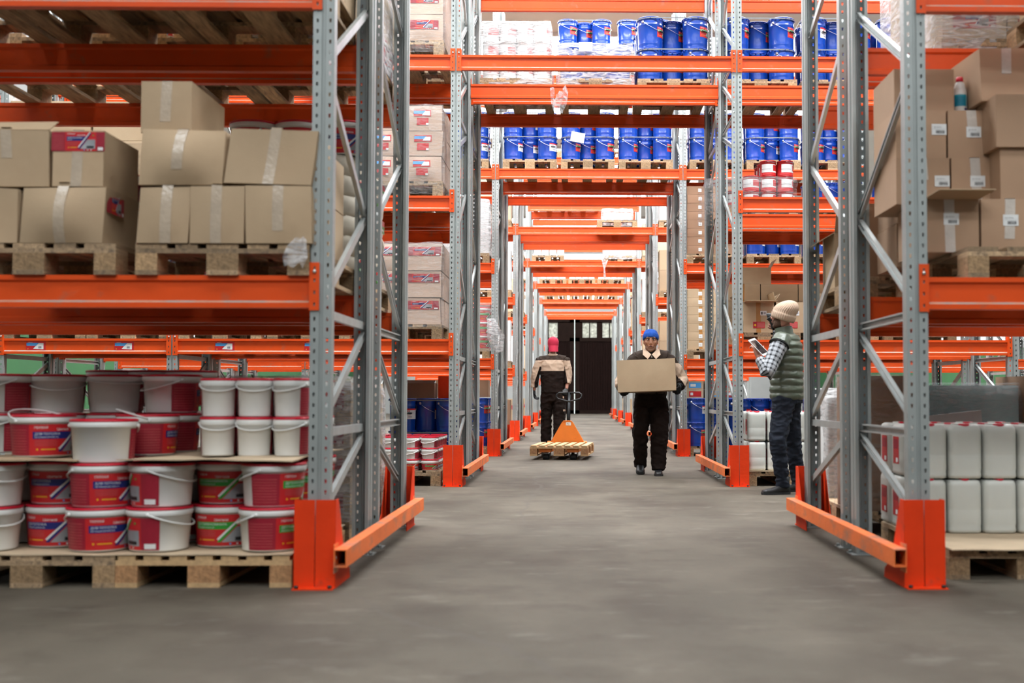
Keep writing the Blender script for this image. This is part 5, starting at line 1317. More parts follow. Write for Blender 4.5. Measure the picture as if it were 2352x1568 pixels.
def eyes(p, Mx, browc=(.02, .012, .01), lip=(.22, .07, .05)):
    w = mat('eye_white', (.45, .42, .40), .3, var=0); ir = mat('dark_iris', (.015, .009, .007), .2, var=0); bc = mat('dark_brow_hair', browc, .9, var=.2, scale=60); lp = mat('lip_skin', lip, .5, var=.05)
    for s in (-1, 1):
        m = MB(); m.ball((s*.031, -.0805, .033), (.0130, .008, .0056), 12, 0, Mx); e = mk('eye', m, w, p)
        m = MB(); m.ball((s*.030, -.0872, .0325), (.0056, .0026, .0052), 10, 0, Mx); mk('iris', m, ir, e)
        m = MB(); m.tube([(s*.012, -.0890, .050), (s*.030, -.0880, .056), (s*.052, -.074, .051)], [(.004, .004), (.005, .004), (.003, .003)], 6, 0, M=Mx); mk('eyebrow', m, bc, p)
        m = MB(); m.tube([(s*.018, -.0865, .037), (s*.031, -.0880, .0395), (s*.045, -.080, .036)], .0022, 6, 0, M=Mx); mk('eyelash', m, bc, e)
    m = MB(); m.ball((0, -.0930, -.0405), (.021, .0045, .0042), 12, 0, Mx); m.ball((0, -.0905, -.0500), (.018, .0055, .0052), 12, 0, Mx); mk('lips', m, lp, p)
    m = MB(); m.tube([(-.021, -.0945, -.0452), (0, -.0965, -.0446), (.021, -.0945, -.0452)], .0013, 6, 0, M=Mx); mk('mouth_line', m, bc, p)

def man_with_box():
    P = empty('person', (0, 0, 0)); Y = 12.84; cx = .862
    tag(P, 'worker in blue knitted hat and brown overalls walking forward with a carton', 'person')
    A = lambda x, y, z: (cx+x, Y+y, z)
    Hm = Matrix.Translation((cx-.004, Y-.02, 1.484)) @ Matrix.Rotation(math.radians(-3), 4, 'Z') @ Matrix.Rotation(math.radians(4), 4, 'X')
    # his right (picture left) is -x
    RS, LS = A(-.175, 0, 1.305), A(.185, 0, 1.315); RE, LE = A(-.335, .02, 1.035), A(.355, .01, 1.045)
    RW, LW = A(-.355, -.235, .965), A(.30, -.27, .985)
    b = MB(); head(b, Hm)
    b.tube([A(0, .015, 1.28), A(0, .01, 1.34), A(0, -.0, 1.40), A(0, -.005, 1.44)], [(.075, .06), (.058, .058), (.054, .056), (.052, .055)], 16, up=(1, 0, 0))
    b.tube([A(0, .01, .80), A(0, .01, .95), A(0, .01, 1.15), A(0, .01, 1.30)], [(.13, .09), (.13, .09), (.15, .10), (.12, .08)], 16, up=(1, 0, 0))
    for S, E, W in ((RS, RE, RW), (LS, LE, LW)): b.tube([A(0, .01, 1.27), S, E, W], [(.05, .05), (.048, .048), (.038, .038), (.026, .022)], 12)
    K1, K2, F1, F2 = A(-.125, -.06, .46), A(.085, -.10, .45), A(-.120, .07, .10), A(.075, -.16, .09)
    b.tube([A(-.08, .01, .85), K1, F1], [.06, .042, .03], 12); b.tube([A(.08, .01, .85), K2, F2], [.06, .042, .03], 12)
    stub = mat('shaved_brown_skin', (.20, .10, .065), .6, var=.1, scale=60); iv = Hm.inverted()
    bake('body', b, [skinA, stub], .0045, 5, parent=P, matfn=lambda c, n: 1 if (lambda q: q.z < -.034 - .25*max(0, abs(q.x)-.03) + .45*max(0, abs(q.x)-.045) and q.z > -.125 and q.y < .01 and not (abs(q.x) < .024 and -.056 < q.z < -.036))(iv @ c) else 0)
    eyes(P, Hm)
    # trousers
    t = MB()
    t.tube([A(0, .015, 1.0), A(0, .015, .90), A(0, .01, .80), A(0, 0, .74)], [(.155, .105), (.178, .12), (.185, .13), (.15, .11)], 20, up=(1, 0, 0))
    t.tube([A(-.085, .01, .84), A(-.105, -.03, .66), A(-.125, -.055, .48), A(-.120, -.01, .30), A(-.118, .05, .13), A(-.115, .06, .075)], [(.10, .11), (.098, .10), (.088, .09), (.080, .084), (.072, .078), (.066, .078)], 16, up=(1, 0, 0))
    t.tube([A(.085, .01, .84), A(.095, -.05, .66), A(.088, -.10, .47), A(.080, -.12, .30), A(.074, -.14, .12), A(.07, -.15, .055)], [(.10, .11), (.105, .105), (.100, .095), (.092, .09), (.082, .088), (.076, .09)], 16, up=(1, 0, 0))
    bake('trousers', t, brown, .008, 3, .012, (7, 7, 11), 2, parent=P)
    # jacket: dark body, beige shoulders of the sleeves seen beside the carton
    j = MB(); j.tube([A(0, .02, .90), A(0, .02, 1.0), A(0, .015, 1.15), A(0, .01, 1.27), A(0, .01, 1.34), A(0, .01, 1.375)], [(.185, .13), (.18, .13), (.19, .13), (.185, .115), (.13, .09), (.075, .07)], 24, up=(1, 0, 0))
    j.tube([RS, A(-.09, .01, 1.33), A(.09, .01, 1.335), LS], [(.075, .075), (.07, .07), (.07, .07), (.075, .075)], 16)
    bake('jacket', j, [brown2], .006, 8, .006, (8, 8, 6), 4, parent=P)
    for k, (S, E, W) in enumerate(((RS, RE, RW), (LS, LE, LW))):
        s = MB(); S, E, W = Vector(S), Vector(E), Vector(W); sg = -1 if k == 0 else 1
        s.tube([S-Vector((sg*.07, 0, -.006)), S-Vector((sg*.02, 0, 0)), S.lerp(E, .12), (S+E)/2+Vector((sg*.012, 0, .0)), E, (E+W)/2, W.lerp(E, .12)], [.060, .074, .078, .074, .074, .064, .056], 16)
        mid = (S.x+E.x)/2
        bake('sleeve', s, [brown, beige, brown2], .005, 6, .008, (9, 9, 9), 6+k, matfn=lambda c, n, sg=sg, E=E, S=S: 2 if c.z >= 1.25 else 1 if ((c.x-(S.x+(E.x-S.x)*min(1.2, max(0, (S.z-c.z)/(S.z-E.z)))))*sg > -.028 and c.z < 1.29) else 0, parent=P)
    # collar, beige, pointed
    c = MB(); Cm = Matrix.Translation(A(0, 0, 1.352))
    for s in (-1, 1):
        pts = [(s*.004, -.098, -.010), (s*.046, -.150, -.064), (s*.100, -.108, -.012), (s*.092, -.02, .048), (s*.066, .0, .066), (s*.058, -.045, .046), (s*.032, -.080, .016)]
        V = [Vector(p) for p in pts]; n = Vector((0, -.004, .003)); c.add(V+[v+n for v in V], [tuple(range(7)), tuple(range(7, 14))[::-1]] + [(i, 7+i, 7+(i+1) % 7, (i+1) % 7) for i in range(7)], 0, False, Cm)
    c.tube([(-.066, .0, .03), (-.05, .05, .032), (0, .068, .034), (.05, .05, .032), (.066, .0, .03)], [(.022, .006)]*5, 10, M=Cm, up=(0, 0, 1)); mk('collar', c, beige, P)
    z = MB(); z.box((cx, Y-.136, 1.318), (.008, .008, .022)); mk('zip_pull', z, M['zinc'], P)
    # gloves closed on the lower corners of the carton
    for k, (W, sg) in enumerate(((RW, -1), (LW, 1))):
        g = MB(); base = Vector(W); tgt = Vector((0, -1, -.12))
        hand(g, frame_of(base, (-sg*.12, -.85, -.42), (sg*1.0, 0, .25)), side=-sg*-1 if False else (1 if sg > 0 else -1), curl=(42, 40, 20), k=1.08, r=.0105, thumb=(.2, .9, .35))
        g.tube([base+Vector((0, .06, .02)), base+Vector((0, -.0, 0))], [(.040, .036), (.034, .028)], 12)
        bake('glove', g, blackg, .0045, 2, parent=P)
    boots(P, [(A(-.118, .13, .075), A(-.125, -.13, .004)), (A(.075, -.075, .0), A(.062, -.345, .0))])
    k1 = knit('blue_ribbed_wool', (.006, .070, .36)); Hh = Hm @ Matrix.Translation((0, .010, .040)) @ Matrix.Rotation(math.radians(-23), 4, 'X')
    h = knit_hat('knitted_hat', [(.083, -.018), (.090, -.016), (.0935, .0), (.094, .022), (.092, .040), (.0885, .044), (.086, .048), (.081, .066), (.070, .084), (.052, .096), (.03, .103), (.006, .105)], k1, Hh, P, sx=.97, sy=1.12)
    # carton carried
    o = carton(.632, .40, .345, 900, .004, 0, None, None, 'card'); o.location = (.800, 12.30+.20, .925); o.rotation_euler = (math.radians(-1.5), math.radians(-2.3), -.09)
    m = MB(); m.box((0, 0, -.001), (.632, .004, .002)); mk('bottom_seam', m, M['cardin'], o)
    tag(o, 'plain taped carton carried in both gloved hands by the worker in the blue hat', 'box')
man_with_box()

def man_with_cap():
    P = empty('person'); Y = 17.55; cx = -.338
    tag(P, 'worker seen from behind in red cap pulling the orange pallet truck', 'person')
    A = lambda x, y, z: (cx+x, Y+y, z)
    Hm = Matrix.Translation(A(.004, .02, 1.655)) @ Matrix.Rotation(PI+math.radians(6), 4, 'Z') @ Matrix.Rotation(math.radians(6), 4, 'X')
    LSh, RSh = A(-.19, 0, 1.42), A(.19, 0, 1.43); LE, RE = A(-.275, .0, 1.17), A(.235, .0, 1.175); LW, RW = A(-.285, .02, .965), A(.215, -.07, .985)
    b = MB(); head(b, Hm); b.tube([A(0, .0, 1.42), A(0, 0, 1.50), A(0, .01, 1.58), A(0, .015, 1.62)], [(.08, .06), (.058, .056), (.052, .055), (.05, .055)], 16, up=(1, 0, 0))
    b.tube([A(0, 0, .90), A(0, 0, 1.1), A(0, 0, 1.28), A(0, 0, 1.42)], [(.13, .09), (.13, .09), (.16, .10), (.13, .08)], 16, up=(1, 0, 0))
    for S, E, W in ((LSh, LE, LW), (RSh, RE, RW)): b.tube([A(0, 0, 1.40), S, E, W], [(.05, .05), (.048, .048), (.038, .038), (.028, .024)], 12)
    b.tube([A(-.085, 0, .93), A(-.095, .03, .50), A(-.10, .0, .10)], [.08, .055, .036], 12); b.tube([A(.085, 0, .93), A(.10, -.05, .50), A(.085, -.22, .16)], [.08, .055, .036], 12)
    bake('body', b, skinB, .007, 2, parent=P)
    t = MB(); t.tube([A(0, 0, 1.0), A(0, 0, .90), A(0, 0, .80)], [(.165, .115), (.18, .13), (.16, .12)], 20, up=(1, 0, 0))
    t.tube([A(-.085, 0, .88), A(-.095, .02, .70), A(-.095, .03, .50), A(-.10, .015, .28), A(-.10, 0, .06)], [(.10, .11), (.095, .105), (.088, .09), (.082, .085), (.078, .085)], 16, up=(1, 0, 0))
    t.tube([A(.09, 0, .88), A(.105, -.03, .70), A(.105, -.06, .50), A(.095, -.14, .28), A(.085, -.20, .12)], [(.10, .11), (.098, .105), (.092, .09), (.084, .085), (.078, .085)], 16, up=(1, 0, 0))
    bake('trousers', t, brown, .009, 3, .011, (7, 7, 10), 12, parent=P)
    m = MB(); m.box(A(.155, -.115, .66), (.085, .012, .028)); m.box(A(.165, -.11, .86), (.02, .02, .03)); mk('pocket_trim', m, beige, P)
    j = MB(); j.tube([A(0, .0, .93), A(0, 0, .98), A(0, 0, 1.10), A(0, 0, 1.26), A(0, 0, 1.38), A(0, 0, 1.45), A(0, 0, 1.50)], [(.19, .14), (.185, .135), (.185, .13), (.20, .13), (.195, .12), (.14, .095), (.075, .07)], 24, up=(1, 0, 0))
    j.tube([LSh, A(-.1, 0, 1.445), A(.1, 0, 1.45), RSh], [(.07, .07), (.065, .065), (.065, .065), (.07, .07)], 16)
    bake('jacket', j, [brown, beige, brown2], .005, 7, .008, (6, 6, 9), 14, matfn=lambda c, n: 2 if c.z > 1.435-.03*abs(c.x-cx) else (1 if c.z > 1.262 else 0), parent=P)
    for k, (S, E, W) in enumerate(((LSh, LE, LW), (RSh, RE, RW))):
        sg = -1 if k == 0 else 1; S, E, W = Vector(S), Vector(E), Vector(W); s = MB()
        s.tube([S-Vector((sg*.03, 0, 0)), S, (S+E)/2+Vector((sg*.01, 0, 0)), E, (E+W)/2, W.lerp(E, .25 if sg < 0 else .42)], [.072, .078, .070, .066, .058, .056], 16)
        bake('sleeve', s, [brown, beige, brown2], .005, 6, .007, (9, 9, 9), 15+k, matfn=lambda c, n, sg=sg, S=S, E=E: 2 if c.z > 1.425 else (1 if (c.x-(S.x+(E.x-S.x)*min(1.3, max(0, (S.z-c.z)/(S.z-E.z)))))*sg > -.022 or c.z > 1.33 else 0), parent=P)
    c = MB(); c.tube([A(-.07, -.01, 1.505), A(-.045, -.055, 1.512), A(0, -.068, 1.515), A(.045, -.055, 1.512), A(.07, -.01, 1.505)], [(.020, .006)]*5, 10, up=(0, 0, 1)); mk('collar', c, beige, P)
    g = MB(); hand(g, frame_of(LW, (.05, -.02, -1), (-.9, .3, 0)), side=-1, curl=(25, 30, 20), k=1.05, r=.010); bake('glove', g, blackg, .005, 2, parent=P)
    g = MB(); hand(g, frame_of(RW, (-.32, -.10, -.75), (.3, -1, .1)), side=1, curl=(55, 60, 35), k=1.05, r=.010); bake('glove', g, [blackg, greyg], .005, 2, matfn=lambda c, n: 1 if n.y < -.35 and c.z > .93 else 0, parent=P)
    boots(P, [(A(-.10, -.06, 0), A(-.12, .21, 0)), (A(.085, -.25, .06), A(.08, -.02, .0))])
    red = mat('red_cotton_cap', (.50, .018, .055), .8, var=.08, scale=8); Ch = Hm @ Matrix.Translation((0, .004, .016)) @ Matrix.Rotation(math.radians(-10), 4, 'X')
    # cap worn backwards: peak at the nape, facing the camera
    vs = MB(); pr = [(.088, -.012), (.092, .01), (.093, .04), (.088, .07), (.075, .095), (.05, .113), (.02, .121), (.004, .122)]
    vs.lathe(pr, 30, 0, Ch, cap0=False, sx=.93, sy=1.1); vs.ball((0, 0, .124), .007, 8, 0, Ch); o = mk('cap', vs, red, P)
    v = MB(); n = 12; top = []; 
    for i in range(n+1):
        a = math.radians(28+124*i/n)
        for k in (0, 1, 2): r = (1, 1.22, 1.45)[k]; top.append((.086*math.cos(a)*(1 if k == 0 else .98), .098*math.sin(a)*r**.9, -.008-.030*k*(1.0)-.008*k*k))
    v.add(top, [(i*3+k, i*3+k+1, (i+1)*3+k+1, (i+1)*3+k) for i in range(n) for k in (0, 1)], 0, True, Ch); v.add([(x, y, z-.003) for x, y, z in top], [((i+1)*3+k, (i+1)*3+k+1, i*3+k+1, i*3+k) for i in range(n) for k in (0, 1)], 0, True, Ch); mk('cap_peak', v, red, P)
    # the pallet truck and its empty pallet
    T = empty('pallet_truck', (-.216, 15.65, 0), math.radians(-5)); tag(T, 'orange hand pallet truck carrying an empty pallet down the aisle', 'pallet truck')
    for s in (-1, 1):
        f = MB(); f.prism([(s*.19-.075, .105), (s*.19-.08, .15), (s*.19-.07, .165), (s*.19+.07, .165), (s*.19+.08, .15), (s*.19+.075, .105)], 'y', .04, 1.25); o = mk('fork', f, M['jack'], T)
        w = MB()
        for y in (.12, .20): w.lathe([(.032, -.042), (.038, -.038), (.038, .038), (.032, .042)], 18, M=Matrix.Translation((s*.19, y, .038)) @ Matrix.Rotation(PI/2, 4, 'Y'))
        mk('load_roller', w, M['rubber'], T)
        f = MB()
        for q in (-1, 1): f.box((s*.19+q*.055, .16, .07), (.008, .16, .05))
        mk('roller_bracket', f, M['blackm'], T)
        w = MB(); w.lathe([(.07, -.022), (.085, -.018), (.085, .018), (.07, .022)], 20, M=Matrix.Translation((s*.075, 1.36, .085)) @ Matrix.Rotation(PI/2, 4, 'Y')); mk('steering_wheel', w, M['rubber'], T)
    f = MB(); th = .012
    f.prism([(-.265, .17), (.265, .17), (.075, .50), (.055, .515), (-.055, .515), (-.075, .50)], 'y', 1.24, 1.24+th)
    f.add([(-.265, 1.24, .17), (-.075, 1.24, .50), (-.075, 1.30, .50), (-.265, 1.34, .17)], [(0, 1, 2, 3)]); f.add([(.265, 1.24, .17), (.075, 1.24, .50), (.075, 1.30, .50), (.265, 1.34, .17)], [(0, 1, 2, 3)][::1]); f.box((0, 1.27, .51), (.12, .07, .012)); f.box((0, 1.29, .15), (.5, .1, .04))
    for s in (-1, 1): f.lathe([(.018, 0), (.020, .004), (.020, .05), (.012, .055)], 12, M=Matrix.Translation((s*.24, 1.225, .195)) @ Matrix.Rotation(s*PI/2, 4, 'Y'))
    mk('lifting_frame', f, M['jack'], T)
    mb, ms = decal([('r', 0, 0, .075, .045, 'whitep', 0), ('t', 'MS', .010, .010, .024, 'blackp', 1, .055)], .075, .045, flat((-.02, 1.238, .445), (1, 0, 0), (0, 0, 1))); mk('name_plate', mb, ms, T)
    p = MB(); p.lathe([(.045, .1), (.05, .11), (.05, .34), (.03, .36), (.022, .365), (.022, .46)], 16, M=Matrix.Translation((0, 1.36, 0))); mk('hydraulic_pump', p, M['blackm'], T)
    p = MB(); p.tube([(0, 1.40, .40), (0, 1.46, .62), (0, 1.52, .93)], [(.026, .018)]*3, 4, up=(1, 0, 0)); mk('tiller', p, M['blackm'], T)
    l = MB(); pts = []
    for a0, cxx, zz in ((0, .145, .885), (PI/2, -.145, .885)): pass
    loop = [(-.02, .93), (-.15, .93), (-.185, .905), (-.19, .87), (-.165, .838), (-.02, .80), (.02, .80), (.165, .838), (.19, .87), (.185, .905), (.15, .93), (-.02, .93)]
    l.tube([(x, 1.50+(z-.86)*.25, z) for x, z in loop], .012, 8); mk('handle_loop', l, M['blackm'], T)
    place(PALN, (-.216, 15.65, .056), math.radians(-5), 'empty light wooden pallet carried on the orange pallet truck', 'pallet')
man_with_cap()

def man_scanning():
    P = empty('person'); tag(P, 'man in beige knitted hat, green quilted vest and plaid shirt scanning cartons', 'person')
    f = Vector((-.90, .43, 0)).normalized(); r = Vector((f.y, -f.x, 0)); r = Vector((.43, .90, 0)).normalized(); up = Vector((0, 0, 1)); c = Vector((1.925, 10.30, 0))
    def A(fr, rt, z): return c + f*fr + r*rt + up*z
    LS, RS = A(.0, -.18, 1.385), A(.02, .18, 1.40)
    LE = Vector((1.705, 10.02, 1.085)); LW = Vector((1.635, 10.10, 1.225))
    RE = A(.16, .20, 1.22); RW = Vector((1.868, 10.40, 1.500))
    hx = Vector((1.885, 10.29, 1.595)); hf = Vector((-.86, .45, -.02)).normalized()
    yaw = math.atan2(hf.x, -hf.y)     # head local faces -y
    Hm = Matrix.Translation(hx) @ Matrix.Rotation(math.atan2(hf.y, hf.x)+PI/2, 4, 'Z') @ Matrix.Rotation(math.radians(-2), 4, 'X')
    b = MB(); head(b, Hm)
    b.tube([A(0, 0, 1.38), A(.01, 0, 1.45), A(.025, 0, 1.52), A(.03, 0, 1.56)], [(.08, .06), (.060, .058), (.055, .057), (.053, .056)], 16, up=r)
    b.tube([A(0, 0, .85), A(0, 0, 1.05), A(0, 0, 1.25), A(0, 0, 1.38)], [(.13, .10), (.13, .10), (.15, .10), (.12, .08)], 16, up=r)
    b.tube([A(0, 0, 1.37), LS, LE, LW], [.05, .05, .04, .028], 12); b.tube([A(0, 0, 1.38), RS, RE, RW], [.05, .05, .04, .028], 12)
    K1, F1 = Vector((1.815, 10.17, .48)), Vector((1.865, 10.21, .09)); K2, F2 = Vector((2.00, 10.43, .50)), Vector((2.06, 10.50, .09))
    b.tube([A(0, -.085, .84), K1, F1], [.055, .042, .03], 12); b.tube([A(0, .085, .84), K2, F2], [.055, .042, .03], 12)
    hd = MB()
    # left hand under the tablet with the thumb on its glass
    hand(b, frame_of(LW, (-.18, .08, .90), (.45, -.85, .25)), side=1, curl=(30, 38, 25), thumb=(.75, .7, .25))
    # right hand round the scanner grip
    hand(b, frame_of(RW, (-.85, .05, .40), (0, 1, 0)), side=-1, curl=(58, 62, 40), thumb=(.35, .8, -.6))
    iv = Hm.inverted(); hair = mat('short_brown_beard', (.10, .055, .035), .9, var=.3, scale=120)
    bake('body', b, [skinB, hair], .0045, 4, parent=P, matfn=lambda c, n: 1 if (lambda q: q.z < -.030 + .55*max(0, abs(q.x)-.035) and q.z > -.125 and -.11 < q.y < .005 and abs(q.x) < .085 and not (abs(q.x) < .022 and -.056 < q.z < -.036))(iv @ c) else 0)
    eyes(P, Hm, (.06, .035, .02), (.4, .14, .12))
    nv = mat('dark_navy_trousers', (.013, .017, .028), .8, spec=.25, var=.15, scale=8)
    t = MB(); t.tube([A(0, 0, .98), A(0, 0, .88), A(-.01, 0, .80)], [(.165, .13), (.175, .14), (.15, .13)], 20, up=r)
    t.tube([A(.0, -.088, .87), A(.02, -.10, .70), K1, (K1+F1)/2+Vector((.0, 0, 0)), F1+Vector((0, 0, .02)), F1+Vector((.0, 0, -.03))], [(.10, .11), (.092, .098), (.078, .078), (.070, .070), (.062, .062), (.056, .058)], 16, up=(0, 1, 0))
    t.tube([A(.0, .088, .87), A(.0, .10, .70), K2, (K2+F2)/2, F2+Vector((0, 0, .02)), F2+Vector((0, 0, -.03))], [(.10, .11), (.092, .098), (.078, .078), (.070, .070), (.062, .062), (.056, .058)], 16, up=(0, 1, 0))
    bake('trousers', t, nv, .007, 3, .009, (8, 8, 16), 22, parent=P)
    vest = mat('green_quilted_nylon', (.080, .098, .068), .42, var=.10, scale=10, coat=.15); 
    j = MB(); rows = 9
    pts, rad = [], []
    prof = [(.84, .170, .140), (.90, .185, .150), (1.0, .180, .145), (1.12, .182, .142), (1.24, .192, .145), (1.34, .190, .130), (1.40, .155, .105), (1.44, .105, .085)]
    def pv(z):
        for i in range(len(prof)-1):
            if z <= prof[i+1][0]: t_ = (z-prof[i][0])/(prof[i+1][0]-prof[i][0]); return [prof[i][k]+(prof[i+1][k]-prof[i][k])*t_ for k in (1, 2)]
        return prof[-1][1:]
    N = 66
    for i in range(N+1):
        z = .84+.60*i/N; a, d = pv(z); q = abs(math.sin((z-.84)/.60*PI*rows))**.55*.020-.012; pts.append(A(.0-.01*(z-.84), 0, z)); rad.append((a+q, d+q))
    j.tube(pts, rad, 40, up=r)
    j.tube([LS+(Vector(LE)-LS)*.16, LS+r*.01, A(0, -.08, 1.385), A(0, .08, 1.39), RS], [(.088, .088), (.078, .074), (.074, .065), (.074, .065), (.078, .074)], 16)
    bake('vest', j, vest, .006, 1, .004, (6, 6, 16), 25, parent=P)
    cl = MB(); cl.tube([A(.02, 0, 1.40), A(.02, 0, 1.43), A(.025, 0, 1.47), A(.03, 0, 1.50)], [(.105, .09), (.092, .085), (.086, .082), (.084, .080)], 24, caps=False, up=r); cl.tube([A(.02, 0, 1.41), A(.025, 0, 1.47), A(.03, 0, 1.495)], [(.098, .085), (.078, .075), (.076, .072)], 24, caps=False, up=r); mk('vest_collar', cl, vest, P)
    # armhole trim
    tr = MB(); ax = (LS-Vector(LE)).normalized(); o1 = LS + (Vector(LE)-LS)*.165; u1 = ax.orthogonal().normalized(); w1 = ax.cross(u1)
    tr.tube([o1 + u1*math.cos(a)*.087 + w1*math.sin(a)*.087 for a in [2*PI*i/24 for i in range(25)]], .007, 8); mk('armhole_trim', tr, blackg, P)
    # plaid shirt sleeves
    pl = bpy.data.materials.new('grey_plaid_flannel'); pl.use_nodes = True; nt = pl.node_tree; Nn = nt.nodes; L = nt.links; bs = Nn['Principled BSDF']; bs.inputs['Roughness'].default_value = .9
    uv = Nn.new('ShaderNodeUVMap'); uv.uv_map = 'weave'; sp = Nn.new('ShaderNodeSeparateXYZ'); L.new(uv.outputs['UV'], sp.inputs[0]); acc = None
    def band(ch, k, w, amp):
        a = Nn.new('ShaderNodeMath'); a.operation = 'MULTIPLY'; a.inputs[1].default_value = k; L.new(sp.outputs[ch], a.inputs[0])
        b_ = Nn.new('ShaderNodeMath'); b_.operation = 'FRACT'; L.new(a.outputs[0], b_.inputs[0]); c_ = Nn.new('ShaderNodeMath'); c_.operation = 'LESS_THAN'; c_.inputs[1].default_value = w; L.new(b_.outputs[0], c_.inputs[0])
        d = Nn.new('ShaderNodeMath'); d.operation = 'MULTIPLY'; d.inputs[1].default_value = amp; L.new(c_.outputs[0], d.inputs[0]); return d.outputs[0]
    parts = [band('X', 1/.042, .42, .42), band('Y', 1/.042, .42, .42), band('X', 1/.021, .14, -.10), band('Y', 1/.021, .14, -.10)]
    s0 = parts[0]
    for q in parts[1:]:
        ad = Nn.new('ShaderNodeMath'); L.new(s0, ad.inputs[0]); L.new(q, ad.inputs[1]); s0 = ad.outputs[0]
    cr = Nn.new('ShaderNodeValToRGB'); cr.color_ramp.elements[0].color = (.42, .44, .47, 1); cr.color_ramp.elements[1].color = (.012, .013, .016, 1); cr.color_ramp.elements[1].position = .85; L.new(s0, cr.inputs[0]); L.new(cr.outputs[0], bs.inputs['Base Color'])
    def sleeve(S, E, W, seed):
        pts = [S.lerp(E, .08), S.lerp(E, .22), S.lerp(E, .5), S.lerp(E, .78), E+(E-(S+W)/2)*.06, E.lerp(W, .3), E.lerp(W, .6), E.lerp(W, .88)]; R = [.045, .080, .074, .066, .062, .055, .048, .042]
        # resample smoothly
        P2, R2 = [], []
        for i in range(len(pts)-1):
            for k in range(5): t_ = k/5; P2.append(pts[i].lerp(pts[i+1], t_)); R2.append(R[i]+(R[i+1]-R[i])*t_)
        P2.append(pts[-1]); R2.append(R[-1]); n = 30; mb = MB(); mb.tube(P2, R2, n); me = mb.mesh('sleeve', pl)
        Ln = [0]
        for i in range(1, len(P2)): Ln.append(Ln[-1]+(P2[i]-P2[i-1]).length)
        ul = me.uv_layers.new(name='weave')
        for p in me.polygons:
            for li in p.loop_indices:
                v = me.loops[li].vertex_index; ring, k = divmod(v, n); k2 = k
                if len(p.vertices) == 4 and k == 0 and any((w_ % n) == n-1 for w_ in p.vertices): k2 = n
                ul.data[li].uv = (k2/n*.40, Ln[ring])
        off = Vector((seed, 0, 0)); nv_ = [v.normal.copy() for v in me.vertices]
        for v, q in zip(me.vertices, nv_): v.co += q*(.009*(noise.noise(v.co*14+off)))
        return mk('sleeve', me, None, P)
    sleeve(LS, LE, LW, 3); sleeve(RS, RE, RW, 4)
    boots(P, [((1.925, 10.215, 0), (1.672, 10.165, 0)), ((2.13, 10.50, 0), (1.885, 10.47, 0))])
    k2 = knit('beige_ribbed_wool', (.50, .36, .26)); Hh = Hm @ Matrix.Translation((0, .012, .010)) @ Matrix.Rotation(math.radians(-16), 4, 'X')
    sh = lambda z: (0, max(0, z-.05)*.42)
    knit_hat('knitted_hat', [(.086, -.040), (.094, -.038), (.100, -.02), (.1015, .005), (.1015, .018), (.0975, .024), (.095, .03), (.096, .05), (.092, .08), (.078, .11), (.056, .135), (.034, .150), (.012, .156), (.003, .156)], k2, Hh, P, n=136, ribs=34, sx=.95, sy=1.12, shift=sh)
    # tablet
    a, b_, c_, d_ = Vector((1.537, 10.06, 1.372)), Vector((1.600, 10.09, 1.395)), Vector((1.722, 10.11, 1.262)), Vector((1.672, 10.05, 1.232))
    e1, e2 = (b_-a), (d_-a); nn = e1.cross(e2).normalized()
    if nn.y > 0: nn = -nn
    m = MB(); V = [a, b_, b_+e2, a+e2]; th = nn*-.008
    m.add([tuple(v) for v in V]+[tuple(v+th) for v in V], [(0, 1, 2, 3), (7, 6, 5, 4), (0, 4, 5, 1), (1, 5, 6, 2), (2, 6, 7, 3), (3, 7, 4, 0)]); o = mk('tablet', m, M['whitep']); tag(o, 'white tablet computer held in the left hand of the man scanning', 'tablet')
    scr = mat('dark_tablet_screen', (.05, .035, .035), .12, var=.8, scale=22, dirt=((.28, .20, .17), .52, .62, 16)); scr.node_tree.nodes['Principled BSDF'].inputs['Coat Weight'].default_value = .5
    m = MB(); q = lambda s, t: tuple(a + e1*s + e2*t + nn*.0008); m.add([q(.08, .10), q(.92, .10), q(.92, .89), q(.08, .89)], [(0, 1, 2, 3)]); mk('screen', m, scr, o)
    # bar code scanner with its cable
    g = MB(); S0 = Vector((1.803, 10.362, 1.598)); hdv = Vector((-.72, .25, .04)).normalized()
    g.tube([S0+Vector((-.018, 0, .002)), S0+Vector((-.010, 0, -.012)), S0+Vector((0, 0, -.035)), S0+Vector((.006, 0, -.07)), S0+Vector((.009, 0, -.10)), S0+Vector((.010, 0, -.115))], [(.040, .034), (.034, .028), (.024, .024), (.021, .022), (.016, .018), (.010, .012)], 16)
    g.tube([S0+Vector((.012, .0, .004)), S0+Vector((-.030, .006, .006)), S0+Vector((-.042, .008, .002))], [(.014, .028), (.012, .034), (.010, .034)], 14)
    o = bake('barcode_scanner', g, M['blackm'], .003, 2); tag(o, 'black handheld barcode scanner in the right hand of the man in the beige hat', 'scanner')
    w = MB(); w.tube([S0+Vector((.010, 0, -.11)), S0+Vector((.010, 0, -.15)), S0+Vector((.002, -.02, -.30)), S0+Vector((.03, -.06, -.50)), S0+Vector((.06, -.02, -.62))], .0035, 6); mk('cable', w, M['blackm'], o)
man_scanning()
build_hall()
drop_unused()
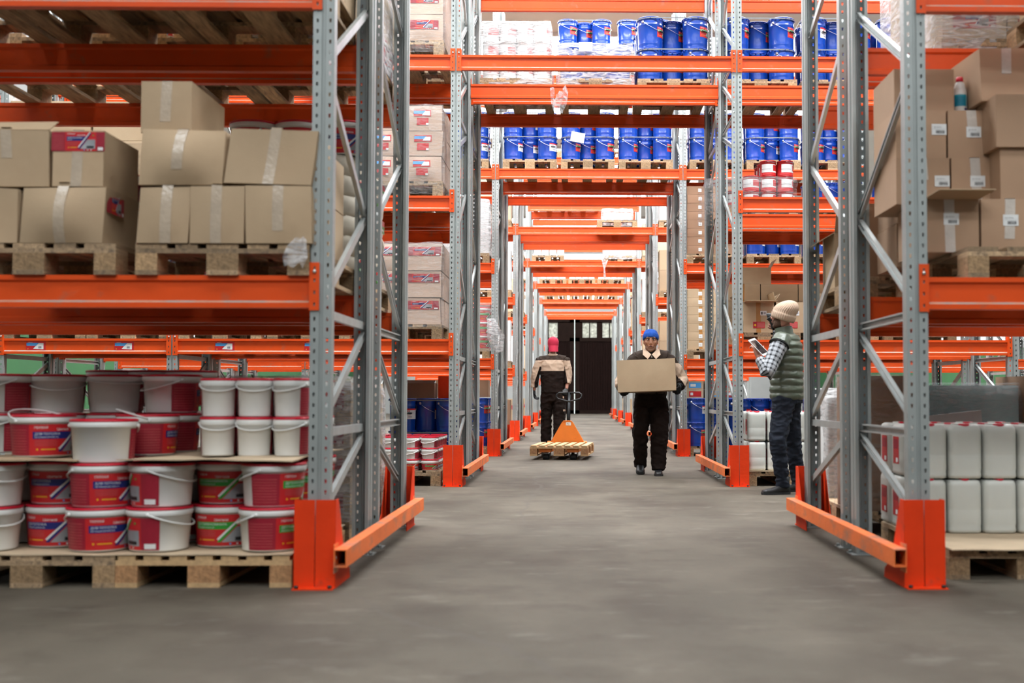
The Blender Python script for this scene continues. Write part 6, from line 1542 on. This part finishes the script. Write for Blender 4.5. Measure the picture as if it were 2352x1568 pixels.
# goods wholly hidden behind others, from the camera and from a step to either side of it, are left out
DROP = {'canister': '32 36 44 48 50-52 54-56 58-60 62 64 66-67 69 71 73', 'cardboard_box': '15 26-28 48 55-56 61-62 66-68 71-72 76 80 84 92 96 104 108 110 112 114 130 132 134 136 138 142-145 168-170 201 203 205 207 225 257 265 272 274 278 287 289 293 297 306 308 310 314 319 321 325 329 332 334 336 338 340 342 345-346 348 350-355 357 360-362 364 366 368 370 372 374 376-378 380 382', 'paint_bucket': '65-67 69-70 72-75 77-78 100 103-104', 'paint_tin': '17 37 50-51 53-55 57-58 68 86 96 98-99 105-107 112-116 120-121 126-127 129-131 134-135 137-139', 'pallet': '51 115', 'paper_sack': '2 6 10 14 18 22', 'rack_beam': '21-24 27 40 48 64 72-75 80-83 97 122 173 182-184 193 205 207 213 215 227', 'small_bottle': '0', 'steel_drum': '16 19 79 198-199 202 209-212 214-215 226'}
def leave_out():
    kids = {}
    for o in COL.objects:
        if o.parent: kids.setdefault(o.parent.name, []).append(o)
    def kill(o):
        for c in kids.get(o.name, ()): kill(c)
        bpy.data.objects.remove(o)
    for base, v in DROP.items():
        for part in v.split():
            a, b = (part.split('-') + [part])[:2]
            for i in range(int(a), int(b)+1):
                o = bpy.data.objects.get(base if i == 0 else f'{base}.{i:03d}')
                if o: kill(o)
leave_out()
# ------------------------------------------------------------------ camera, world, view
cam = bpy.data.cameras.new('camera'); co = bpy.data.objects.new('camera', cam); COL.objects.link(co); SC.camera = co
cam.sensor_width = 36; cam.lens = 36*F/2352; cam.shift_x = -(1356-1176)/2352; cam.shift_y = (803-784)/2352
pitch = math.atan(107.7/F); yaw = -math.atan(36/F)
co.location = (0, 0, HC)
co.matrix_world = Matrix.Translation((0, 0, HC)) @ Matrix.Rotation(yaw, 4, 'Z') @ Matrix.Rotation(PI/2+pitch, 4, 'X') @ Matrix.Rotation(.0012, 4, 'Z')
cam.dof.use_dof = True; cam.dof.focus_distance = 13.5; cam.dof.aperture_fstop = 2.2
cam.clip_end = 200; cam.clip_start = .05
w = bpy.data.worlds.new('world'); SC.world = w; w.use_nodes = True
w.node_tree.nodes['Background'].inputs[0].default_value = (.85, .93, 1.0, 1); w.node_tree.nodes['Background'].inputs[1].default_value = WORLD
vs = SC.view_settings; vs.view_transform = 'Standard'; vs.look = 'None'; vs.gamma = 1; vs.use_curve_mapping = False; vs.exposure = EXPO
cy = SC.cycles; cy.max_bounces = 7; cy.diffuse_bounces = 2; cy.glossy_bounces = 2; cy.transmission_bounces = 4; cy.transparent_max_bounces = 14
cy.caustics_reflective = False; cy.caustics_refractive = False; cy.use_denoising = True; cy.use_adaptive_sampling = True; cy.adaptive_threshold = .07; cy.adaptive_min_samples = 12
cy.sample_clamp_indirect = 6
